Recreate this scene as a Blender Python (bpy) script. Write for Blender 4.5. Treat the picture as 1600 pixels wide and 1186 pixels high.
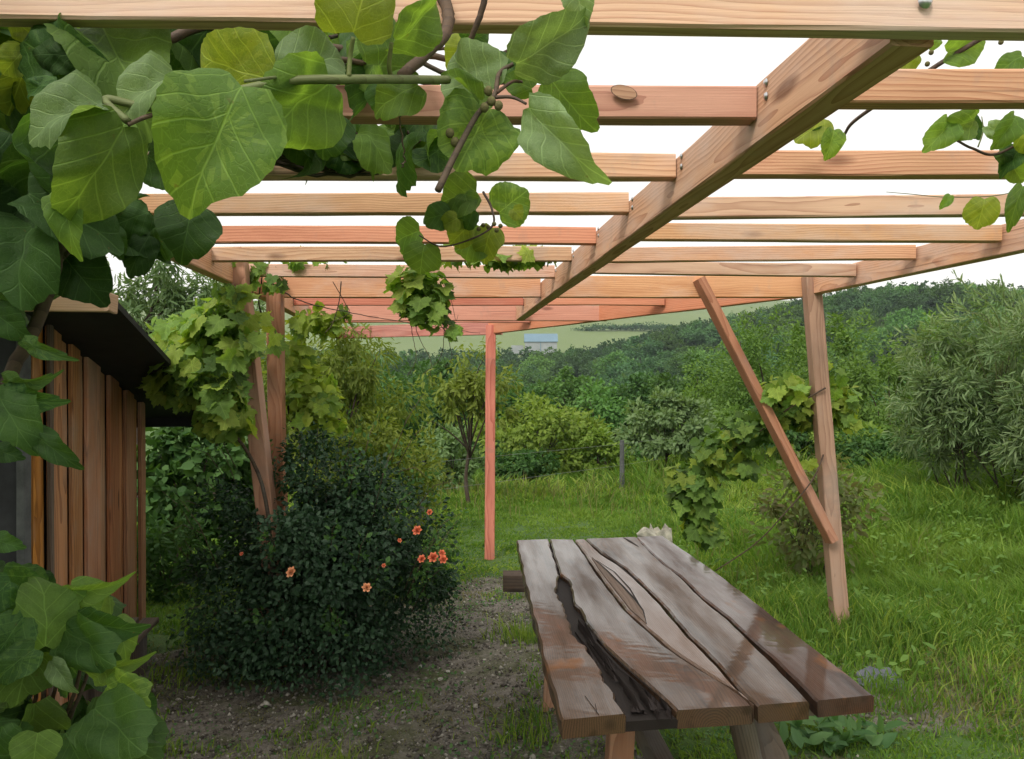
import bpy, math, random
import numpy as np
from mathutils import Matrix, Vector

for o in list(bpy.data.objects): bpy.data.objects.remove(o)
S = bpy.context.scene
COL = S.collection
R = math.radians
random.seed(7)
RNG = np.random.default_rng(7)

# ------------------------------------------------------------------ camera
CAMZ, PITCH, FPX = 1.6, R(-0.4), 1200.0
cd = bpy.data.cameras.new('camera'); cam = bpy.data.objects.new('camera', cd); COL.objects.link(cam)
cam.location = (0, 0, CAMZ); cam.rotation_euler = (R(90) + PITCH, 0, 0)
cd.sensor_width = 36; cd.lens = FPX / 1600 * 36; cd.clip_start = 0.05; cd.clip_end = 5000
S.camera = cam
# ------------------------------------------------------------------ world: bright overcast after rain
SUN_EL, SUN_AZ = R(46), R(207)          # azimuth clockwise from +Y: behind the camera, to the left
w = bpy.data.worlds.new('World'); S.world = w; w.use_nodes = True
nt = w.node_tree; nt.nodes.clear()
out = nt.nodes.new('ShaderNodeOutputWorld'); bg = nt.nodes.new('ShaderNodeBackground')
sky = nt.nodes.new('ShaderNodeTexSky'); sky.sky_type = 'NISHITA'; sky.sun_disc = False
sky.sun_elevation = SUN_EL; sky.sun_rotation = SUN_AZ; sky.dust_density = 3
mx = nt.nodes.new('ShaderNodeMix'); mx.data_type = 'RGBA'; mx.inputs[0].default_value = 0.88
mx.inputs[7].default_value = (8.2, 7.9, 7.4, 1)      # closed, even cloud deck
nt.links.new(sky.outputs[0], mx.inputs[6]); nt.links.new(mx.outputs[2], bg.inputs[0])
bg.inputs[1].default_value = 0.12
nt.links.new(bg.outputs[0], out.inputs[0])
ld = bpy.data.lights.new('sun', 'SUN'); ld.energy = 1.9; ld.angle = R(18); ld.color = (1, .95, .86)
sun = bpy.data.objects.new('sun', ld); COL.objects.link(sun)
sd = Vector((math.sin(SUN_AZ) * math.cos(SUN_EL), math.cos(SUN_AZ) * math.cos(SUN_EL), math.sin(SUN_EL)))
sun.rotation_euler = sd.to_track_quat('Z', 'Y').to_euler()
S.view_settings.view_transform = 'Standard'; S.view_settings.look = 'None'
S.view_settings.exposure = 0.45; S.view_settings.gamma = 1.0
S.render.engine = 'CYCLES'
S.cycles.max_bounces = 5; S.cycles.diffuse_bounces = 2; S.cycles.glossy_bounces = 2
S.cycles.transmission_bounces = 3; S.cycles.volume_bounces = 0; S.cycles.transparent_max_bounces = 8
S.cycles.use_denoising = True; S.cycles.use_adaptive_sampling = True; S.cycles.adaptive_threshold = .02; S.cycles.use_light_tree = False

# ------------------------------------------------------------------ helpers
def P(px, py, d):
    """world point seen at pixel (px,py) of the 1600x1186 photograph, at distance d along +Y"""
    u, v = (px - 800) / FPX, (593 - py) / FPX
    fy, fz = math.cos(PITCH) - v * math.sin(PITCH), math.sin(PITCH) + v * math.cos(PITCH)
    t = d / fy
    return Vector((u * t, d, CAMZ + fz * t))
def Pz(px, py, z):
    u, v = (px - 800) / FPX, (593 - py) / FPX
    fy, fz = math.cos(PITCH) - v * math.sin(PITCH), math.sin(PITCH) + v * math.cos(PITCH)
    t = (z - CAMZ) / fz
    return Vector((u * t, fy * t, z))
def sst(a, b, x):
    t = np.clip((np.asarray(x, float) - a) / (b - a), 0, 1); return t * t * (3 - 2 * t)
GY = [-60, 0, 5, 7.5, 12, 17, 24, 40, 70, 100, 140, 200, 260, 330, 450, 620, 1100, 3000]
GZ = [0.3, 0, 0, -.2, -.42, -.75, -2.2, -7, -13, -13.5, -9, -4, 2, 11, 36, 62, 74, 80]
def G(x, y):
    x = np.asarray(x, float); y = np.asarray(y, float)
    z = np.interp(y, GY, GZ)
    z = z + 0.13 * np.clip(x - 1.8, 0, 6) * sst(4.5, 9, y) * (1 - sst(20, 45, y))
    z = z + 21 * sst(0, 100, x) * sst(110, 200, y) * (1 - sst(240, 330, y))
    z = z + 5 * sst(10, 60, x) * sst(18, 50, y) * (1 - sst(90, 140, y))
    z = z + 0.02 * np.sin(x * 2.3 + 1) * np.sin(y * 1.9) + 0.012 * np.sin(x * 5.1 + y * 3.3)
    return z

def link(o, parent=None):
    COL.objects.link(o)
    if parent is not None:
        o.parent = parent
        o.matrix_parent_inverse = wm(parent).inverted()
    return o
def wm(o):
    m = o.matrix_basis.copy()
    if o.parent is not None: m = wm(o.parent) @ o.matrix_parent_inverse @ m
    return m
def tag(o, label, cat, group=None):
    o['label'] = label; o['category'] = cat
    if group: o['group'] = group
    return o
def thing(name, label, cat, loc=(0, 0, 0), group=None):
    o = bpy.data.objects.new(name, None); o.location = loc; o.empty_display_size = .2
    COL.objects.link(o); return tag(o, label, cat, group)

def mesh(name, V, F, mat, smooth=False, rnd=None, uv=None):
    """V (n,3) array; F list of tuples, or an (m,k) int array"""
    me = bpy.data.meshes.new(name)
    V = np.asarray(V, np.float32).reshape(-1, 3)
    if isinstance(F, np.ndarray):
        m, k = F.shape
        me.vertices.add(len(V)); me.vertices.foreach_set('co', V.ravel())
        me.loops.add(m * k); me.loops.foreach_set('vertex_index', F.astype(np.int32).ravel())
        me.polygons.add(m); me.polygons.foreach_set('loop_start', np.arange(0, m * k, k, dtype=np.int32))
        me.polygons.foreach_set('loop_total', np.full(m, k, np.int32))
        me.update(calc_edges=True)
    else:
        me.from_pydata([tuple(v) for v in V], [], F)
    if smooth: me.polygons.foreach_set('use_smooth', [True] * len(me.polygons))
    if rnd is not None:
        a = me.attributes.new('rnd', 'FLOAT', 'FACE'); a.data.foreach_set('value', np.asarray(rnd, np.float32))
    if uv is not None:
        l = me.uv_layers.new(name='UVMap')
        idx = np.empty(len(me.loops), np.int32); me.loops.foreach_get('vertex_index', idx)
        l.data.foreach_set('uv', np.asarray(uv, np.float32)[idx].ravel())
    for m_ in (mat if isinstance(mat, (list, tuple)) else [mat]): me.materials.append(m_)
    me.update()
    return me
def obj(name, me, parent=None, M=None):
    o = bpy.data.objects.new(name, me)
    if M is not None: o.matrix_basis = M
    return link(o, parent)

class MB:
    def __init__(s): s.v = []; s.f = []
    def add(s, V, F):
        n = len(s.v); s.v += [tuple(v) for v in V]; s.f += [tuple(i + n for i in f) for f in F]
    def tube(s, pts, rad, k=6, cap=True):
        pts = [Vector(p) for p in pts]; n = len(pts)
        if not hasattr(rad, '__len__'): rad = [rad] * n
        V = []; ref = None
        for i, p in enumerate(pts):
            t = (pts[min(i + 1, n - 1)] - pts[max(i - 1, 0)]).normalized()
            if ref is None: ref = Vector((0, 0, 1)) if abs(t.z) < .9 else Vector((1, 0, 0))
            a = t.cross(ref); a = a.normalized() if a.length > 1e-5 else t.orthogonal().normalized()
            b = t.cross(a)
            ref = -b if False else ref
            for j in range(k):
                th = 2 * math.pi * j / k
                V.append(p + (a * math.cos(th) + b * math.sin(th)) * rad[i])
        F = [(i * k + j, i * k + (j + 1) % k, (i + 1) * k + (j + 1) % k, (i + 1) * k + j) for i in range(n - 1) for j in range(k)]
        if cap: F += [tuple(range(k))[::-1], tuple((n - 1) * k + j for j in range(k))]
        s.add(V, F)
    def box(s, c, d):
        x, y, z = c; a, b, e = d[0] / 2, d[1] / 2, d[2] / 2
        s.add([(x + i * a, y + j * b, z + k * e) for i in (-1, 1) for j in (-1, 1) for k in (-1, 1)],
              [(0, 1, 3, 2), (4, 6, 7, 5), (0, 4, 5, 1), (2, 3, 7, 6), (0, 2, 6, 4), (1, 5, 7, 3)])
    def build(s, name, mat, parent=None, smooth=False, M=None):
        return obj(name, mesh(name, s.v, s.f, mat, smooth), parent, M)

def frame(p0, xdir, up=(0, 0, 1)):
    x = Vector(xdir).normalized(); z = Vector(up) - Vector(up).dot(x) * x
    if z.length < 1e-4: z = x.orthogonal()
    z.normalize(); y = z.cross(x)
    m = Matrix((x, y, z)).transposed().to_4x4(); m.translation = Vector(p0); return m

def beam(name, p0, p1, wd, ht, mat, parent, up=(0, 0, 1), bow=.003, ch=.004, anchor='top', seed=None):
    """rough sawn board with eased edges; p0-p1 is the middle of its top face (or its axis)"""
    p0, p1 = Vector(p0), Vector(p1); L = (p1 - p0).length
    rs = random.Random(seed if seed is not None else round(p0.x * 77 + p0.y * 31 + p1.z * 13, 3))
    nseg = max(3, int(L / .22)); V = []; F = []
    z1 = 0 if anchor == 'top' else ht / 2
    sec = [(-wd/2+ch, z1), (wd/2-ch, z1), (wd/2, z1-ch), (wd/2, z1-ht+ch), (wd/2-ch, z1-ht), (-wd/2+ch, z1-ht), (-wd/2, z1-ht+ch), (-wd/2, z1-ch)]
    a, b = rs.uniform(-1, 1) * bow, rs.uniform(-1, 1) * bow
    for i in range(nseg + 1):
        t = i / nseg; s = math.sin(math.pi * t); e = .0012
        for (y, z) in sec:
            V.append((L * t, y + a * s + rs.uniform(-e, e), z + b * s + rs.uniform(-e, e)))
    for i in range(nseg):
        for j in range(8):
            F.append((i*8+j, (i+1)*8+j, (i+1)*8+(j+1) % 8, i*8+(j+1) % 8))
    F += [tuple(range(8)), tuple(nseg*8+j for j in range(8))[::-1]]
    return obj(name, mesh(name, V, F, mat), parent, frame(p0, p1 - p0, up))

# ------------------------------------------------------------------ materials
class N:
    def __init__(s, name):
        s.m = bpy.data.materials.new(name); s.m.use_nodes = True; s.t = s.m.node_tree; s.t.nodes.clear()
        s.out = s.t.nodes.new('ShaderNodeOutputMaterial')
    def n(s, kind, **kw):
        nd = s.t.nodes.new('ShaderNode' + kind)
        for k, v in kw.items():
            if k.startswith('i') and k[1:].isdigit(): s.set(nd.inputs[int(k[1:])], v)
            elif k in nd.inputs: s.set(nd.inputs[k], v)
            else: setattr(nd, k, v)
        return nd
    def set(s, sock, v):
        if isinstance(v, bpy.types.NodeSocket): s.t.links.new(v, sock)
        elif isinstance(v, bpy.types.Node): s.t.links.new(v.outputs[0], sock)
        else:
            if hasattr(sock.default_value, '__len__') and len(sock.default_value) == 4 and len(v) == 3: v = (*v, 1)
            sock.default_value = v
    def math(s, op, a, b=0.0, c=0.0, clamp=False):
        nd = s.t.nodes.new('ShaderNodeMath'); nd.operation = op; nd.use_clamp = clamp
        s.set(nd.inputs[0], a); s.set(nd.inputs[1], b); s.set(nd.inputs[2], c); return nd.outputs[0]
    def vmul(s, a, v):
        nd = s.t.nodes.new('ShaderNodeVectorMath'); nd.operation = 'MULTIPLY'; s.set(nd.inputs[0], a); s.set(nd.inputs[1], v); return nd.outputs[0]
    def vadd(s, a, v):
        nd = s.t.nodes.new('ShaderNodeVectorMath'); nd.operation = 'ADD'; s.set(nd.inputs[0], a); s.set(nd.inputs[1], v); return nd.outputs[0]
    def mix(s, f, a, b, mode='MIX'):
        nd = s.t.nodes.new('ShaderNodeMix'); nd.data_type = 'RGBA'; nd.blend_type = mode
        s.set(nd.inputs[0], f); s.set(nd.inputs[6], a); s.set(nd.inputs[7], b); return nd.outputs[2]
    def noise(s, vec, scale, detail=3, rough=.55, dist=0.0):
        nd = s.n('TexNoise'); s.set(nd.inputs['Vector'], vec)
        nd.inputs['Scale'].default_value = scale; nd.inputs['Detail'].default_value = detail
        nd.inputs['Roughness'].default_value = rough; nd.inputs['Distortion'].default_value = dist
        return nd.outputs[0]
    def ramp(s, f, stops):
        nd = s.t.nodes.new('ShaderNodeMapRange'); nd.clamp = True
        s.set(nd.inputs[0], f); nd.inputs[1].default_value = stops[0]; nd.inputs[2].default_value = stops[1]
        return nd.outputs[0]
    def bump(s, h, strength, dist):
        nd = s.n('Bump'); s.set(nd.inputs['Height'], h); nd.inputs['Strength'].default_value = strength
        nd.inputs['Distance'].default_value = dist; return nd.outputs[0]
    def done(s, col, rough=.6, spec=.4, normal=None, transl=None, tcol=None, coat=None):
        b = s.n('BsdfPrincipled'); s.set(b.inputs['Base Color'], col); s.set(b.inputs['Roughness'], rough)
        s.set(b.inputs['Specular IOR Level'], spec)
        if normal is not None: s.set(b.inputs['Normal'], normal)
        if coat is not None:
            s.set(b.inputs['Coat Weight'], coat); b.inputs['Coat Roughness'].default_value = .06; b.inputs['Coat IOR'].default_value = 1.36
        sh = b.outputs[0]
        if transl:
            t = s.n('BsdfTranslucent'); s.set(t.inputs[0], tcol if tcol is not None else col)
            mxs = s.n('MixShader'); mxs.inputs[0].default_value = transl
            s.t.links.new(sh, mxs.inputs[1]); s.t.links.new(t.outputs[0], mxs.inputs[2]); sh = mxs.outputs[0]
        s.t.links.new(sh, s.out.inputs[0]); return s.m

def wood_mat(name, light, dark, grey=(.3, .27, .24), ring=.009, greyamt=.35, rough=.6, spec=.3, wet=None, stain=None, knots=.8, streak=.35):
    k = N(name)
    tc = k.n('TexCoord').outputs['Object']; oi = k.n('ObjectInfo').outputs['Random']
    r2 = k.math('FRACT', k.math('MULTIPLY', oi, 17.3)); r3 = k.math('FRACT', k.math('MULTIPLY', oi, 91.7))
    off = k.n('CombineXYZ', i0=k.math('MULTIPLY', oi, 60.0), i1=k.math('MULTIPLY_ADD', r2, .16, -.08), i2=k.math('MULTIPLY_ADD', r3, .14, .03)).outputs[0]
    p = k.vadd(tc, off)
    n1 = k.noise(k.vmul(p, (1.3, 5, 5)), 1.0, 2)
    n2 = k.noise(k.vmul(p, (6, 20, 20)), 1.0, 2)
    sx = k.n('SeparateXYZ', i0=p)
    rr = k.math('SQRT', k.math('ADD', k.math('MULTIPLY', sx.outputs[1], sx.outputs[1]), k.math('MULTIPLY', sx.outputs[2], sx.outputs[2])))
    rr = k.math('ADD', rr, k.math('MULTIPLY', n1, .06)); rr = k.math('ADD', rr, k.math('MULTIPLY', n2, .006))
    ph = k.math('FRACT', k.math('DIVIDE', rr, ring))
    ringv = k.math('POWER', ph, 2.2)
    fib = k.noise(k.vmul(p, (4, 260, 260)), 1.0, 3, .7)
    f = k.math('ADD', k.math('MULTIPLY', ringv, .75), k.math('MULTIPLY_ADD', fib, .7, -.28), clamp=True)
    col = k.mix(f, light, dark)
    # knots
    vo = k.n('TexVoronoi', feature='F1'); k.set(vo.inputs['Vector'], k.vmul(p, (2.3, 7, 7))); vo.inputs['Scale'].default_value = 1
    kn = k.ramp(vo.outputs['Distance'], (.16, .08))
    col = k.mix(k.math('MULTIPLY', kn, knots), col, tuple(c * .45 for c in dark))
    # silvering, handling marks and damp
    b1 = k.noise(k.vmul(p, (1.6, 4, 4)), 1.0, 5, .65)
    col = k.mix(k.math('MULTIPLY', k.ramp(b1, (.48, .72)), greyamt), col, grey)
    b2 = k.noise(k.vmul(p, (.9, 6, 6)), 2.0, 4, .6)
    col = k.mix(k.math('MULTIPLY', k.ramp(b2, (.52, .66)), streak), col, k.mix(.6, col, dark, 'MULTIPLY'))
    chk = k.noise(k.vmul(p, (1.1, 70, 70)), 1.0, 2, .5)
    col = k.mix(k.math('MULTIPLY', k.ramp(chk, (.70, .76)), .55), col, tuple(c * .3 for c in dark))
    stn = k.noise(k.vmul(p, (5, 3, 3)), 1.0, 5, .7)
    col = k.mix(k.math('MULTIPLY', k.ramp(stn, (.58, .66)), .28), col, tuple(c * .6 for c in grey))
    hs = k.n('HueSaturation'); k.set(hs.inputs['Color'], col)
    k.set(hs.inputs['Value'], k.math('MULTIPLY_ADD', r2, .3, .86)); k.set(hs.inputs['Saturation'], k.math('MULTIPLY_ADD', r3, .3, .85))
    k.set(hs.inputs['Hue'], k.math('MULTIPLY_ADD', oi, .02, .49))
    col = hs.outputs[0]
    ro = rough; ct = None
    if wet is not None:
        b3 = k.noise(k.vmul(p, (1.0, 5.5, 5.5)), 1.5, 6, .65)
        wv = k.ramp(b3, (.38, .66)); ro = k.math('MULTIPLY_ADD', wv, rough - wet, wet)
        ro = k.math('ADD', ro, k.math('MULTIPLY', fib, .16))
        if stain:
            b4 = k.noise(k.vmul(p, (1.5, 3.2, 3.2)), 1.6, 4, .6, .4); st4 = k.ramp(b4, (.60, .68))
            col = k.mix(k.math('MULTIPLY', st4, .8), col, stain); ro = k.math('MULTIPLY_ADD', st4, .25, ro)
            dry = k.math('MAXIMUM', wv, st4)
        else: dry = wv
        ct = k.math('MULTIPLY', k.math('SUBTRACT', 1.0, k.math('MULTIPLY', dry, .75)), k.math('MULTIPLY_ADD', fib, .9, .55), clamp=True)
    bm = k.bump(k.math('ADD', k.math('MULTIPLY', f, .6), k.math('MULTIPLY', fib, .6)), .35, .002)
    return k.done(col, ro, spec, bm, coat=ct)

LARCH = wood_mat('larch_timber', (.70, .42, .255), (.40, .17, .085), (.60, .46, .39), greyamt=.8, rough=.6)
LARCHR = wood_mat('red_larch_timber', (.66, .29, .20), (.42, .135, .085), (.56, .36, .29), ring=.011, greyamt=.3, rough=.6)
POSTW = wood_mat('post_timber', (.46, .245, .155), (.27, .12, .07), (.40, .31, .26), greyamt=.5, rough=.65)
SHEDW = wood_mat('shed_boards', (.50, .235, .10), (.20, .082, .036), (.42, .31, .23), greyamt=.65, rough=.7, ring=.012)
PALEW = wood_mat('pale_batten', (.62, .43, .29), (.48, .30, .19), (.5, .42, .34), rough=.6)
TABLEW = wood_mat('wet_table_boards', (.088, .043, .021), (.022, .012, .007), (.062, .052, .046), ring=.006, greyamt=.4, rough=.55, spec=.18, wet=.3, knots=.5, stain=(.19, .08, .028), streak=.8)
TABLEP = wood_mat('pinkish_table_board', (.185, .10, .066), (.085, .043, .028), (.15, .12, .105), ring=.006, greyamt=.3, rough=.5, spec=.18, wet=.3, knots=.5)
ROTW = wood_mat('rotten_black_wood', (.016, .011, .009), (.006, .004, .004), (.022, .018, .017), ring=.005, greyamt=.6, rough=.75, spec=.25, knots=0)
OLDW = wood_mat('old_grey_wood', (.16, .12, .09), (.08, .055, .04), (.17, .16, .15), greyamt=.8, rough=.75)
BARK = wood_mat('bark', (.075, .055, .04), (.035, .026, .02), (.1, .095, .085), ring=.02, greyamt=.6, rough=.9)
STEMG = wood_mat('green_stem', (.14, .17, .06), (.10, .11, .04), (.16, .13, .08), ring=.02, rough=.6, knots=0)
STEMB = wood_mat('brown_stem', (.10, .065, .045), (.05, .032, .025), (.12, .10, .08), ring=.02, rough=.7, knots=0)

def plain(name, col, rough=.6, spec=.4, var=.25, scale=20, bumpd=0.0, metal=0):
    k = N(name); tc = k.n('TexCoord').outputs['Object']
    n = k.noise(tc, scale, 5, .6)
    c = k.mix(k.ramp(n, (.3, .7)), tuple(x * (1 - var) for x in col), tuple(min(1, x * (1 + var)) for x in col))
    m = k.done(c, rough, spec, k.bump(n, .5, bumpd) if bumpd else None)
    if metal: [b for b in m.node_tree.nodes if b.type == 'BSDF_PRINCIPLED'][0].inputs['Metallic'].default_value = metal
    return m
STEEL = plain('galvanised_screw', (.55, .55, .56), .35, .5, .1, 80, metal=1)
ROOFM = plain('dark_roof_sheet', (.022, .022, .024), .75, .3, .3, 9, .003)
ROOFG = plain('grey_roof_edge', (.16, .165, .18), .45, .5, .15, 12)
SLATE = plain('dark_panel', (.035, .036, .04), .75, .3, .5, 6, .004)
BLUEP = plain('blue_bucket_plastic', (.03, .05, .14), .4, .5, .15, 8)
STONEB = plain('blue_grey_stone', (.13, .14, .17), .7, .4, .35, 25, .01)
STONEW = plain('pale_stone', (.45, .43, .38), .8, .3, .25, 30, .01)
STUMPM = plain('bleached_wood', (.42, .40, .33), .8, .3, .5, 14, .01)
FPOST = plain('weathered_fence_post', (.09, .095, .095), .85, .3, .35, 12, .006)
WIRE = plain('fence_wire', (.2, .2, .2), .5, .5, .1, 10)
BARNR = plain('barn_roof_sheet', (.15, .23, .29), .85, .15, .06, .3)
BARNW = plain('barn_wall', (.28, .30, .31), .8, .3, .12, .5)
BERRY = plain('fuzzy_fruit', (.13, .12, .05), .8, .2, .3, 300)
GRAPEB = plain('dark_berries', (.02, .025, .05), .4, .4, .2, 300)
ROSE = plain('salmon_petals', (.75, .20, .10), .6, .3, .2, 60)
ROSEP = plain('apricot_petals', (.80, .36, .18), .6, .3, .2, 60)

def leaf_mat(name, c1, c2, rough=.4, spec=.45, transl=.35, tint=(1.25, 1.3, .55), veins=0, objvar=.12, patch=.4):
    k = N(name); tc = k.n('TexCoord'); at = k.n('Attribute', attribute_name='rnd')
    oi = k.n('ObjectInfo').outputs['Random']
    f = k.math('FRACT', k.math('ADD', at.outputs['Fac'], oi))
    col = k.mix(f, c1, c2)
    nz = k.noise(tc.outputs['Object'], 1.7 if not veins else 3.0, 4, .6)
    col = k.mix(k.math('MULTIPLY', k.ramp(nz, (.45, .7)), patch), col, tuple(x * .6 for x in c1))
    nrm = None
    if veins:
        uv = k.n('SeparateXYZ', i0=tc.outputs['UV'])
        x = uv.outputs[0]; ay = k.math('ABSOLUTE', k.math('SUBTRACT', uv.outputs[1], .5))
        mid = k.ramp(ay, (.014, .004))
        ph = k.math('FRACT', k.math('MULTIPLY', k.math('SUBTRACT', x, k.math('MULTIPLY', k.math('POWER', ay, .85), .75)), 4.6))
        tri = k.math('ABSOLUTE', k.math('SUBTRACT', ph, .5))
        side = k.math('MULTIPLY', k.ramp(tri, (.06, .015)), .8)
        vn = k.math('MAXIMUM', mid, side)
        vo = k.n('TexVoronoi', feature='DISTANCE_TO_EDGE'); k.set(vo.inputs['Vector'], tc.outputs['UV']); vo.inputs['Scale'].default_value = 20
        fine = k.math('MULTIPLY', k.ramp(vo.outputs['Distance'], (.07, .0)), .3)
        vn = k.math('MAXIMUM', vn, fine)
        col = k.mix(k.math('MULTIPLY', vn, veins), col, tuple(min(1, x * 2.0 + .035) for x in c2))
        sp_ = k.noise(tc.outputs['Object'], 7.0, 3, .6); col = k.mix(k.math('MULTIPLY', k.ramp(sp_, (.69, .74)), .55), col, (.15, .10, .035))
        h = k.math('SUBTRACT', k.math('MULTIPLY', nz, .3), vn)
        nrm = k.bump(h, .45, .004)
    hs = k.n('HueSaturation'); k.set(hs.inputs['Color'], col)
    k.set(hs.inputs['Value'], k.math('MULTIPLY_ADD', oi, objvar * 2, 1 - objvar))
    k.set(hs.inputs['Hue'], k.math('MULTIPLY_ADD', k.math('FRACT', k.math('MULTIPLY', oi, 23.7)), objvar * .05, .5 - objvar * .025))
    col = hs.outputs[0]
    tcol = k.mix(1.0, col, tint, 'MULTIPLY')
    return k.done(col, rough, spec, nrm, transl, tcol)

KIWI = leaf_mat('kiwi_leaf', (.11, .20, .045), (.165, .27, .06), .55, .22, .52, (1.8, 1.75, .6), veins=.36, objvar=.22)
KIWIS = leaf_mat('kiwi_leaf_pale', (.18, .275, .115), (.235, .335, .15), .6, .35, .4, (1.5, 1.55, .6), veins=.42, objvar=.15)
KIWIY = leaf_mat('kiwi_leaf_young', (.20, .27, .04), (.25, .31, .045), .55, .35, .52, (1.5, 1.5, .6), veins=.4, objvar=.12)
KIWID = leaf_mat('kiwi_leaf_dark', (.04, .095, .026), (.07, .14, .036), .55, .25, .42, (1.7, 1.7, .5), veins=.36, objvar=.25)  # darker copy of kiwi_leaf; carries shade in its colour on the low left leaves
GRAPE = leaf_mat('grape_leaf', (.14, .25, .05), (.215, .34, .07), .6, .25, .45, (1.5, 1.5, .5), veins=.3, objvar=.25)
GRAPEY = leaf_mat('grape_leaf_young', (.26, .37, .06), (.34, .43, .08), .6, .25, .47, (1.3, 1.3, .5), veins=.3, objvar=.2)
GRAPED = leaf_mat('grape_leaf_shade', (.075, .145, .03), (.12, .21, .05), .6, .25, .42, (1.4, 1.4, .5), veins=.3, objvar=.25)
ROSEL = leaf_mat('rose_leaf', (.018, .050, .024), (.042, .092, .042), .5, .3, .22)
OLIVE = leaf_mat('peach_leaf', (.14, .205, .04), (.25, .31, .06), .6, .18, .42)
BUSHG = leaf_mat('bush_leaf', (.10, .19, .04), (.18, .29, .065), .6, .18, .4)
BUSHD = leaf_mat('bush_leaf_dark', (.044, .11, .03), (.09, .18, .05), .6, .18, .36)
BUSHY = leaf_mat('bush_leaf_yellow', (.14, .235, .04), (.24, .33, .06), .6, .18, .4)
GREYG = leaf_mat('grey_green_leaf', (.125, .215, .085), (.22, .31, .135), .6, .2, .36)
WILLOW = leaf_mat('willow_leaf', (.13, .215, .085), (.27, .35, .17), .55, .28, .38)
FORA = leaf_mat('forest_leaf', (.07, .155, .038), (.13, .235, .065), .65, .15, .34, objvar=.45)
FORB = leaf_mat('forest_leaf_blue', (.055, .13, .05), (.10, .195, .078), .65, .15, .34, objvar=.45)
REDL = leaf_mat('reddish_leaf', (.17, .15, .07), (.14, .23, .07), .6, .2, .38)
GRASSM = leaf_mat('grass_blade', (.09, .20, .026), (.28, .37, .065), .6, .2, .42, patch=.45)
GRASSD = leaf_mat('dry_grass_blade', (.13, .15, .05), (.26, .24, .10), .65, .2, .35)
COMF = leaf_mat('broad_weed_leaf', (.07, .17, .055), (.13, .25, .08), .6, .3, .35)

def ground_mat():
    k = N('ground'); tc = k.n('TexCoord').outputs['Object']
    dirt = k.n('Attribute', attribute_name='dirt').outputs['Fac']; fld = k.n('Attribute', attribute_name='field').outputs['Fac']
    n1 = k.noise(tc, 3.0, 6, .65); n2 = k.noise(tc, 22.0, 5, .7); n3 = k.noise(tc, 110.0, 3, .6); n0 = k.noise(tc, .9, 3, .5)
    soil = k.mix(k.ramp(n2, (.35, .65)), (.075, .064, .053), (.21, .19, .16))
    soil = k.mix(k.math('MULTIPLY', k.ramp(n3, (.52, .70)), .8), soil, (.27, .25, .215))
    moss = k.mix(k.ramp(n3, (.3, .7)), (.035, .05, .015), (.09, .10, .03))
    soil = k.mix(k.math('MULTIPLY', k.ramp(n1, (.47, .6)), .75), soil, moss)
    gr = k.mix(k.ramp(n1, (.3, .7)), (.04, .095, .016), (.085, .15, .03))
    gr = k.mix(k.math('MULTIPLY', k.ramp(n2, (.5, .7)), .5), gr, (.05, .05, .022))
    m = k.math('ADD', dirt, k.math('MULTIPLY_ADD', n1, .9, -.45)); m = k.ramp(m, (.35, .62))
    col = k.mix(m, gr, soil)
    ff = k.noise(tc, .03, 3, .5)
    fc = k.mix(ff, (.115, .165, .06), (.155, .20, .075))
    col = k.mix(fld, col, fc)
    h = k.math('ADD', k.math('MULTIPLY', n2, .6), k.math('MULTIPLY', n3, .4))
    return k.done(col, .85, .25, k.bump(h, .8, .02))
GROUND = ground_mat()

# ------------------------------------------------------------------ ground, one sheet to the horizon
def axis(a, b, step, far_lo, far_hi, g=1.09):
    mid = list(np.arange(a, b, step)); hi = [b]; s = step
    while hi[-1] < far_hi: s *= g; hi.append(hi[-1] + s)
    lo = [a]; s = step
    while lo[-1] > far_lo: s *= g; lo.append(lo[-1] - s)
    return np.array(lo[::-1][:-1] + mid + hi)
def dirtmask(x, y):
    x = np.asarray(x, float); y = np.asarray(y, float)
    e1 = ((x + .75) / 1.45) ** 2 + ((y - 2.6) / 2.3) ** 2
    e2 = ((x + .15) / .62) ** 2 + ((y - 4.9) / 1.6) ** 2
    e3 = np.minimum(((x - 1.95) / .8) ** 2 + ((y - 3.85) / .5) ** 2, ((x - 1.25) / .45) ** 2 + ((y - 2.7) / .6) ** 2)
    e4 = ((x + 1.5) / .6) ** 2 + ((y - 4.2) / .45) ** 2
    e5 = ((x + .9) / .85) ** 2 + ((y - 4.6) / .95) ** 2
    f = lambda e: 1 - sst(.55, 1.35, e)
    return np.clip(np.maximum.reduce([f(e1), f(e2), .62 * f(e3), f(e4), f(e5)]), 0, 1)
xs = axis(-4, 5, .05, -800, 800); ys = axis(.3, 8, .05, -40, 900)
X, Y = np.meshgrid(xs, ys); Z = G(X, Y)
near = (np.abs(X) < 12) & (Y < 20)
Z = Z + np.where(near, RNG.normal(0, .006, X.shape), 0)
nx, ny = len(xs), len(ys)
idx = np.arange(nx * ny).reshape(ny, nx)
F = np.stack([idx[:-1, :-1], idx[:-1, 1:], idx[1:, 1:], idx[1:, :-1]], -1).reshape(-1, 4)
gme = mesh('ground', np.stack([X, Y, Z], -1).reshape(-1, 3), F, GROUND, True)
for nm, val in (('dirt', dirtmask(X, Y)), ('field', sst(285, 300, Y + 8 * np.sin(X * .05)))):
    a = gme.attributes.new(nm, 'FLOAT', 'POINT'); a.data.foreach_set('value', val.astype(np.float32).ravel())
go = obj('ground', gme); go['kind'] = 'structure'

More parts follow.
